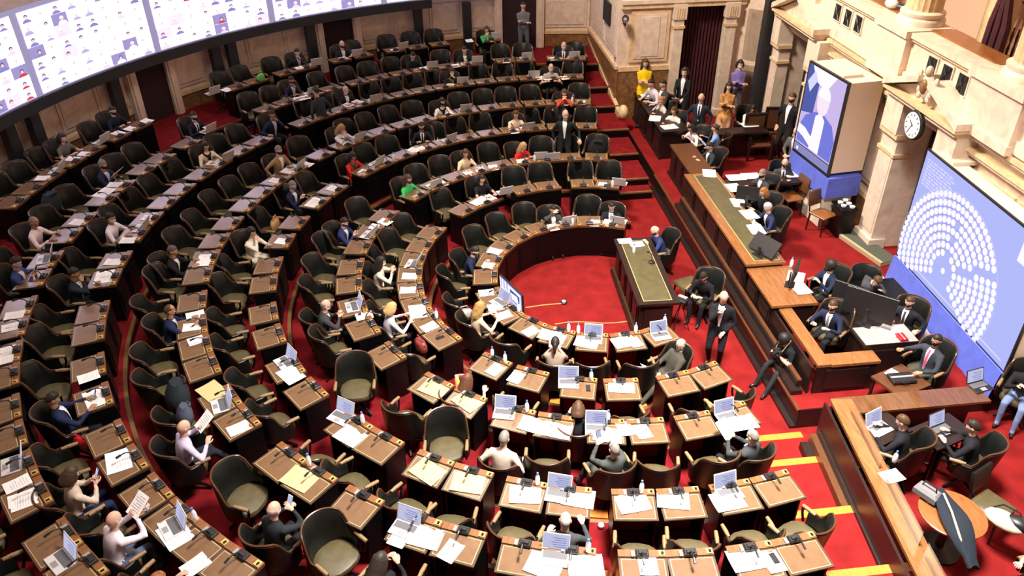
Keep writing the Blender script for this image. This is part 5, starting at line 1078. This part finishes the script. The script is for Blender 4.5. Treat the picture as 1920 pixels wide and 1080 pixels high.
for (u, v, k, m, lab) in ((338, 742, 4, (.02, .026, .032), 'dark green jacket spread over an armchair behind the lilac shirt'), (350, 778, 4, (.07, .085, .12), 'grey blue jacket on the seat beside the lilac shirt'), (100, 385, 6, (.02, .026, .036), 'dark jacket over the armchair beside the pink shirt'), (1120, 282, 2, (.012, .012, .014), 'black coat over the armchair behind the standing person')):
    p = at(u, v, HH[k]+.78); b = MB(); rg = []
    for i in range(7):
        s = i/6; w = .05+.21*math.sin(pi*min(1, .12+s*.75)); rg.append([Vector((w*.7*math.cos(2*pi*j/12)-.08*s, w*math.sin(2*pi*j/12), .28-.55*s+.02*math.sin(3*j+i))) for j in range(12)])
    b.loft(rg, cloth(m)); o = b.obj('draped_jacket', None, True, ); o.location = p; o.scale = (.66,)*3 if 'grey blue' in lab else (1, 1, 1); o.rotation_euler = (0, 0, math.atan2(-p.y, -p.x)); tag(o, lab, 'jacket'); b = MB(); b.tube([(.1, -.1, .27), (.13, 0, .29), (.1, .1, .27)], .02, cloth(m), 6); b.obj('collar', o)
# carved dark seats before the first screen, brown chair, side stand with cups, step mat
for (u, v, rz, lab) in ((1420, 262, 180, 'carved dark wooden armchair left of the tall speaker screen'), (1455, 250, 170, 'carved dark wooden armchair nearest the tall speaker screen')):
    p = at(u, v, .9); t = thing('carved_chair', lab, 'chair', (p.x, p.y, .4), R_(rz)); b = MB(); b.box(-.28, -.3, .38, .28, .3, .46, RAILW, .02); b.obj('seat', t); b = MB(); b.box(-.3, -.3, .46, -.24, .3, 1.15, EBONY2, .02); b.box(-.24, -.22, .55, -.22, .22, 1.05, RAILW); b.obj('backrest', t)
    for s in (-1, 1):
        b = MB(); b.box(-.26, s*.3-.03, .6, .28, s*.3+.03, .66, EBONY2); b.box(.22, s*.3-.03, 0, .28, s*.3+.03, .6, EBONY2); b.box(-.3, s*.3-.03, 0, -.24, s*.3+.03, .6, EBONY2); b.obj('armrest', t)
p = at(1543, 400, .4+.46); plain_chair('brown wooden chair below the tall speaker screen', (p.x, p.y, .4), R_(205), WOOD, RAILW)
p = at(1483, 368, .4+.46); plain_chair('brown padded chair behind the presiding person', (p.x, p.y, .4), R_(100), WOOD, RAILW)
p = at(1585, 385, 1.1); t = thing('side_stand', 'dark stand with white cups beside the marble pilaster', 'stand', (p.x, p.y, .4)); b = MB(); b.box(-.25, -.2, .66, .25, .2, .7, EBONY); b.box(-.22, -.17, 0, .22, .17, .66, EBONY); b.obj('stand_body', t)
for q in range(5):
    b = MB(); b.lathe([(.02, 0), (.05, .01), (.06, .05), (.055, .05), (.02, .012)], PAPER, n=12); o = b.obj('white_cup', None, True); o.location = p+Vector((-.15+.08*q, .08*((q % 2)*2-1), .002)); tag(o, f'white cup on the dark side stand, {ordw(q+1)} from its far end', 'cup', 'white cups on the side stand')
a, c = at(1568, 432, .5), at(1655, 492, .5); d = c-a; t = thing('step_mat', 'dark green step with beige edge before the curtained door', 'step', (a.x, a.y, .4), math.atan2(d.y, d.x))
b = MB(); b.box(0, -.04, 0, d.length, .42, .09, mat('step_side', (.36, .30, .18), .7)); b.obj('step_body', t); b = MB(); b.box(.02, .02, .09, d.length, .42, .095, mat('step_carpet', (.07, .08, .06), .9)); b.obj('step_top', t); b = MB(); b.box(0, -.045, .06, d.length, .02, .098, mat('step_edge', (.42, .36, .22), .6)); b.obj('step_edge', t)
b = MB(); b.box(-2.9, -6.02, .401, -.2, -5.55, .406, mat('beige_runner', (.55, .44, .34), .9)); tag(b.obj('floor_runner'), 'beige runner on the floor in front of the blue skirted screen', 'runner')
# camera on the far wall, television camera and rail seats in the gallery
t = thing('wall_camera', 'small black camera on a bracket on the marble wall', 'camera', (8.85, -2.5, 3.35)); b = MB(); b.ell((-.1, 0, .05), (.13, .1, .11), BLACKP, 12, 8); b.obj('camera_head', t, True); b = MB(); b.tube([(-.1, 0, -.05), (-.1, 0, -.12), (.1, 0, -.12)], .03, BLACKP, 6); b.obj('bracket', t); b = MB(); b.tube([(-.18, .02, .06), (-.27, .04, .03)], [.06, .05], GREYP, 10); b.obj('lens', t)
p = at(1858, 95, 4.2); t = thing('television_camera', 'black television camera on a tripod in the gallery', 'camera', (p.x, p.y, 4.1), R_(60)); b = MB(); b.box(-.3, -.12, 1.2, .25, .12, 1.45, BLACKP, .03); b.box(-.1, -.08, 1.45, .1, .08, 1.55, BLACKP, .02); b.obj('camera_body', t); b = MB(); b.tube([(.25, 0, 1.33), (.48, 0, 1.33)], [.09, .11], BLACKP, 12); b.obj('lens', t); b = MB(); b.tube([(-.2, .1, 1.2), (-.45, .3, 1.0)], .015, BLACKP, 5); b.obj('pan_bar', t)
for a in (0, 2.1, 4.2): b = MB(); b.tube([(0, 0, 1.2), (.4*math.cos(a), .4*math.sin(a), 0)], .025, BLACKP, 6); b.obj('tripod_leg', t)
p = at(1875, 105, 4.6); t = thing('gallery_chair', 'turned wooden chair beside the gallery camera', 'chair', (p.x, p.y, 4.1), R_(100)); b = MB(); b.box(-.22, -.22, .42, .22, .22, .46, RAILW); b.obj('seat', t)
for q in range(4): b = MB(); b.lathe([(.02, .46), (.028, .6), (.015, .7), (.026, .85), (.015, .95), (.02, 1.0)], RAILW, (-.2, -.18+.12*q, 0), 8); b.obj('spindle', t, True)
for sx in (-1, 1):
    for sy in (-1, 1): b = MB(); b.tube([(sx*.19, sy*.19, .43), (sx*.21, sy*.2, 0)], .02, RAILW, 6); b.obj('leg', t)
p = at(1690, 20, 4.95); t = thing('film_light', 'black and white device on the gallery ledge beside the column', 'device', p, .5); b = MB(); b.tube([(-.35, 0, .05), (.1, 0, .08)], .05, BLACKP, 8); b.obj('barrel', t); b = MB(); b.ell((.25, 0, .1), (.16, .1, .1), SILVER, 10, 6); b.obj('head', t, True)
# half steps with wooden nosing and small footlights in the gaps between desks
n = 0
for (k, th) in ((3, 168.6), (3, 181.4), (3, 156.2), (2, 148.4), (1, 157), (1, 182), (2, 128.9), (3, 128.6), (3, 143.2), (2, 165.2), (2, 181.5), (4, 168.8), (4, 179.5), (4, 158.4), (4, 148)):
    n += 1; r = EDGE[k]; t = thing('half_step', f'small carpeted half step with orange wooden edge, {ordw(n)} of the gaps between desk pairs', 'step', pol(r-.12, th, HH[k-1]), math.radians(th), 'half steps between the desk pairs')
    b = MB(); b.box(-.14, -.15, 0, .12, .15, .09, CARPET); b.obj('step_body', t); b = MB(); b.box(-.16, -.15, .085, -.02, .15, .105, NOSE); b.obj('step_nosing', t)
    if n in (1, 3, 2, 13): b = MB(); b.ell((0, 0, .04), (.045, .045, .05), PAPER, 10, 7); o = b.obj('footlight', None, True); o.location = pol(r+.1, th+.4, HH[k]); tag(o, f'small white round footlight by the {ordw(n)} half step', 'footlight', 'white footlights')
# ------------------------------------------------------------------ things held in the hand
def hand_of(start, side):
    for p in PEND:
        if p['label'].startswith(start):
            T2, d, s = p['wr'][0 if side == 'l' else 1]; v = T2+d*.09; v = Matrix.Rotation(p['rz'], 3, 'Z') @ (v*p['sc']); return Vector(p['loc'])+v, p['rz']
    raise KeyError(start)
HSHEET = sheet_proto(.21, .29, PAPER, 'held_sheet', 'h', 'paper'); HPH = None; hn = 0
for st, sd, what, lab in (('bald person in lilac shirt', 'l', 's', 'white sheet held by the bald person in lilac shirt'), ('bald person in white sweater', 'r', 's', 'white sheet held by the bald person in white sweater'), ('person with dark ponytail', 'l', 's', 'white sheet held by the person with dark ponytail'), ('person in olive grey suit', 'r', 's', 'white sheet on the knees of the person in olive grey suit'),
    ('person in charcoal suit at', 'l', 's', 'white sheet held at the aisle end of the third row'), ('person in black holding white papers', 'r', 's', 'white papers held before the far curtain'), ('person with grey hair, black mask', 'r', 's', 'white sheet held by the grey haired person in the seventh row')):
    p, rz = hand_of(st, sd); hn += 1
    if hn == 1: o = HSHEET
    else:
        o = HSHEET.copy(); COL.objects.link(o)
        for c_ in HSHEET.children: d_ = c_.copy(); COL.objects.link(d_); d_.parent = o
    o.location = p+Vector((.07*math.cos(rz), .07*math.sin(rz), .05)); o.rotation_euler = (0, math.radians(-38), rz); tag(o, lab, 'paper', 'sheets held in the hand')
hn = 0
for st, sd, lab in (('balding person in grey green jacket', 'l', 'phone held up by the balding person in the third row'), ('bald person in black jacket looking', 'r', 'pale phone held by the bald person in black jacket'), ('person with brown bob and beige', 'l', 'phone held by the person in beige blouse'), ('person in navy jacket holding', 'l', 'phone held low by the person in navy jacket'), ('person in blue suit looking down', 'l', 'phone held by the person in blue suit, third row'), ('person in blue suit with light blue', 'l', 'phone held by the person in blue suit, seventh row')):
    p, rz = hand_of(st, sd); b = MB(); b.box(-.006, -.036, -.06, .006, .036, .09, SILV2 if 'pale' in lab else PHONEG, .002); o = b.obj('phone'); o.location = p+Vector((.03*math.cos(rz), .03*math.sin(rz), .02)); o.rotation_euler = (0, math.radians(25), rz); tag(o, lab, 'phone', 'phones held in the hand'); b = MB(); b.box(-.0075, -.032, -.055, -.006, .032, .085, SCRN); b.obj('display', o)
p, rz = hand_of('bald person in white sweater', 'l'); b = MB(); b.lathe([(.034, -.08), (.036, .06), (.018, .10), (.016, .13)], mat('dark_bottle', (.12, .10, .22), .25), n=12); o = b.obj('drink_bottle', None, True); o.location = p; tag(o, 'dark drink bottle held by the bald person in white sweater', 'bottle'); b = MB(); b.lathe([(.018, .125), (.018, .15), (.014, .152)], BLACKP, n=10); b.obj('cap', o); b = MB(); b.lathe([(.037, -.05), (.037, .03)], PAPER, n=12); b.obj('bottle_label', o)
p, rz = hand_of('photographer', 'r'); t = thing('photo_camera', 'black camera in the hands of the seated photographer', 'camera', p+Vector((0, 0, .02)), rz); b = MB(); b.box(-.04, -.075, -.05, .04, .075, .05, BLACKP, .012); b.box(-.03, -.03, .05, .03, .03, .075, BLACKP, .01); b.obj('camera_body', t); b = MB(); b.tube([(.04, 0, 0), (.15, 0, 0)], [.038, .042], BLACKP, 12); b.obj('lens', t); b = MB(); b.tube([(-.01, .07, .03), (-.15, .1, .25), (-.15, -.1, .25), (-.01, -.07, .03)], .008, mat('strap', (.30, .25, .10), .7), 5); b.obj('strap', t)
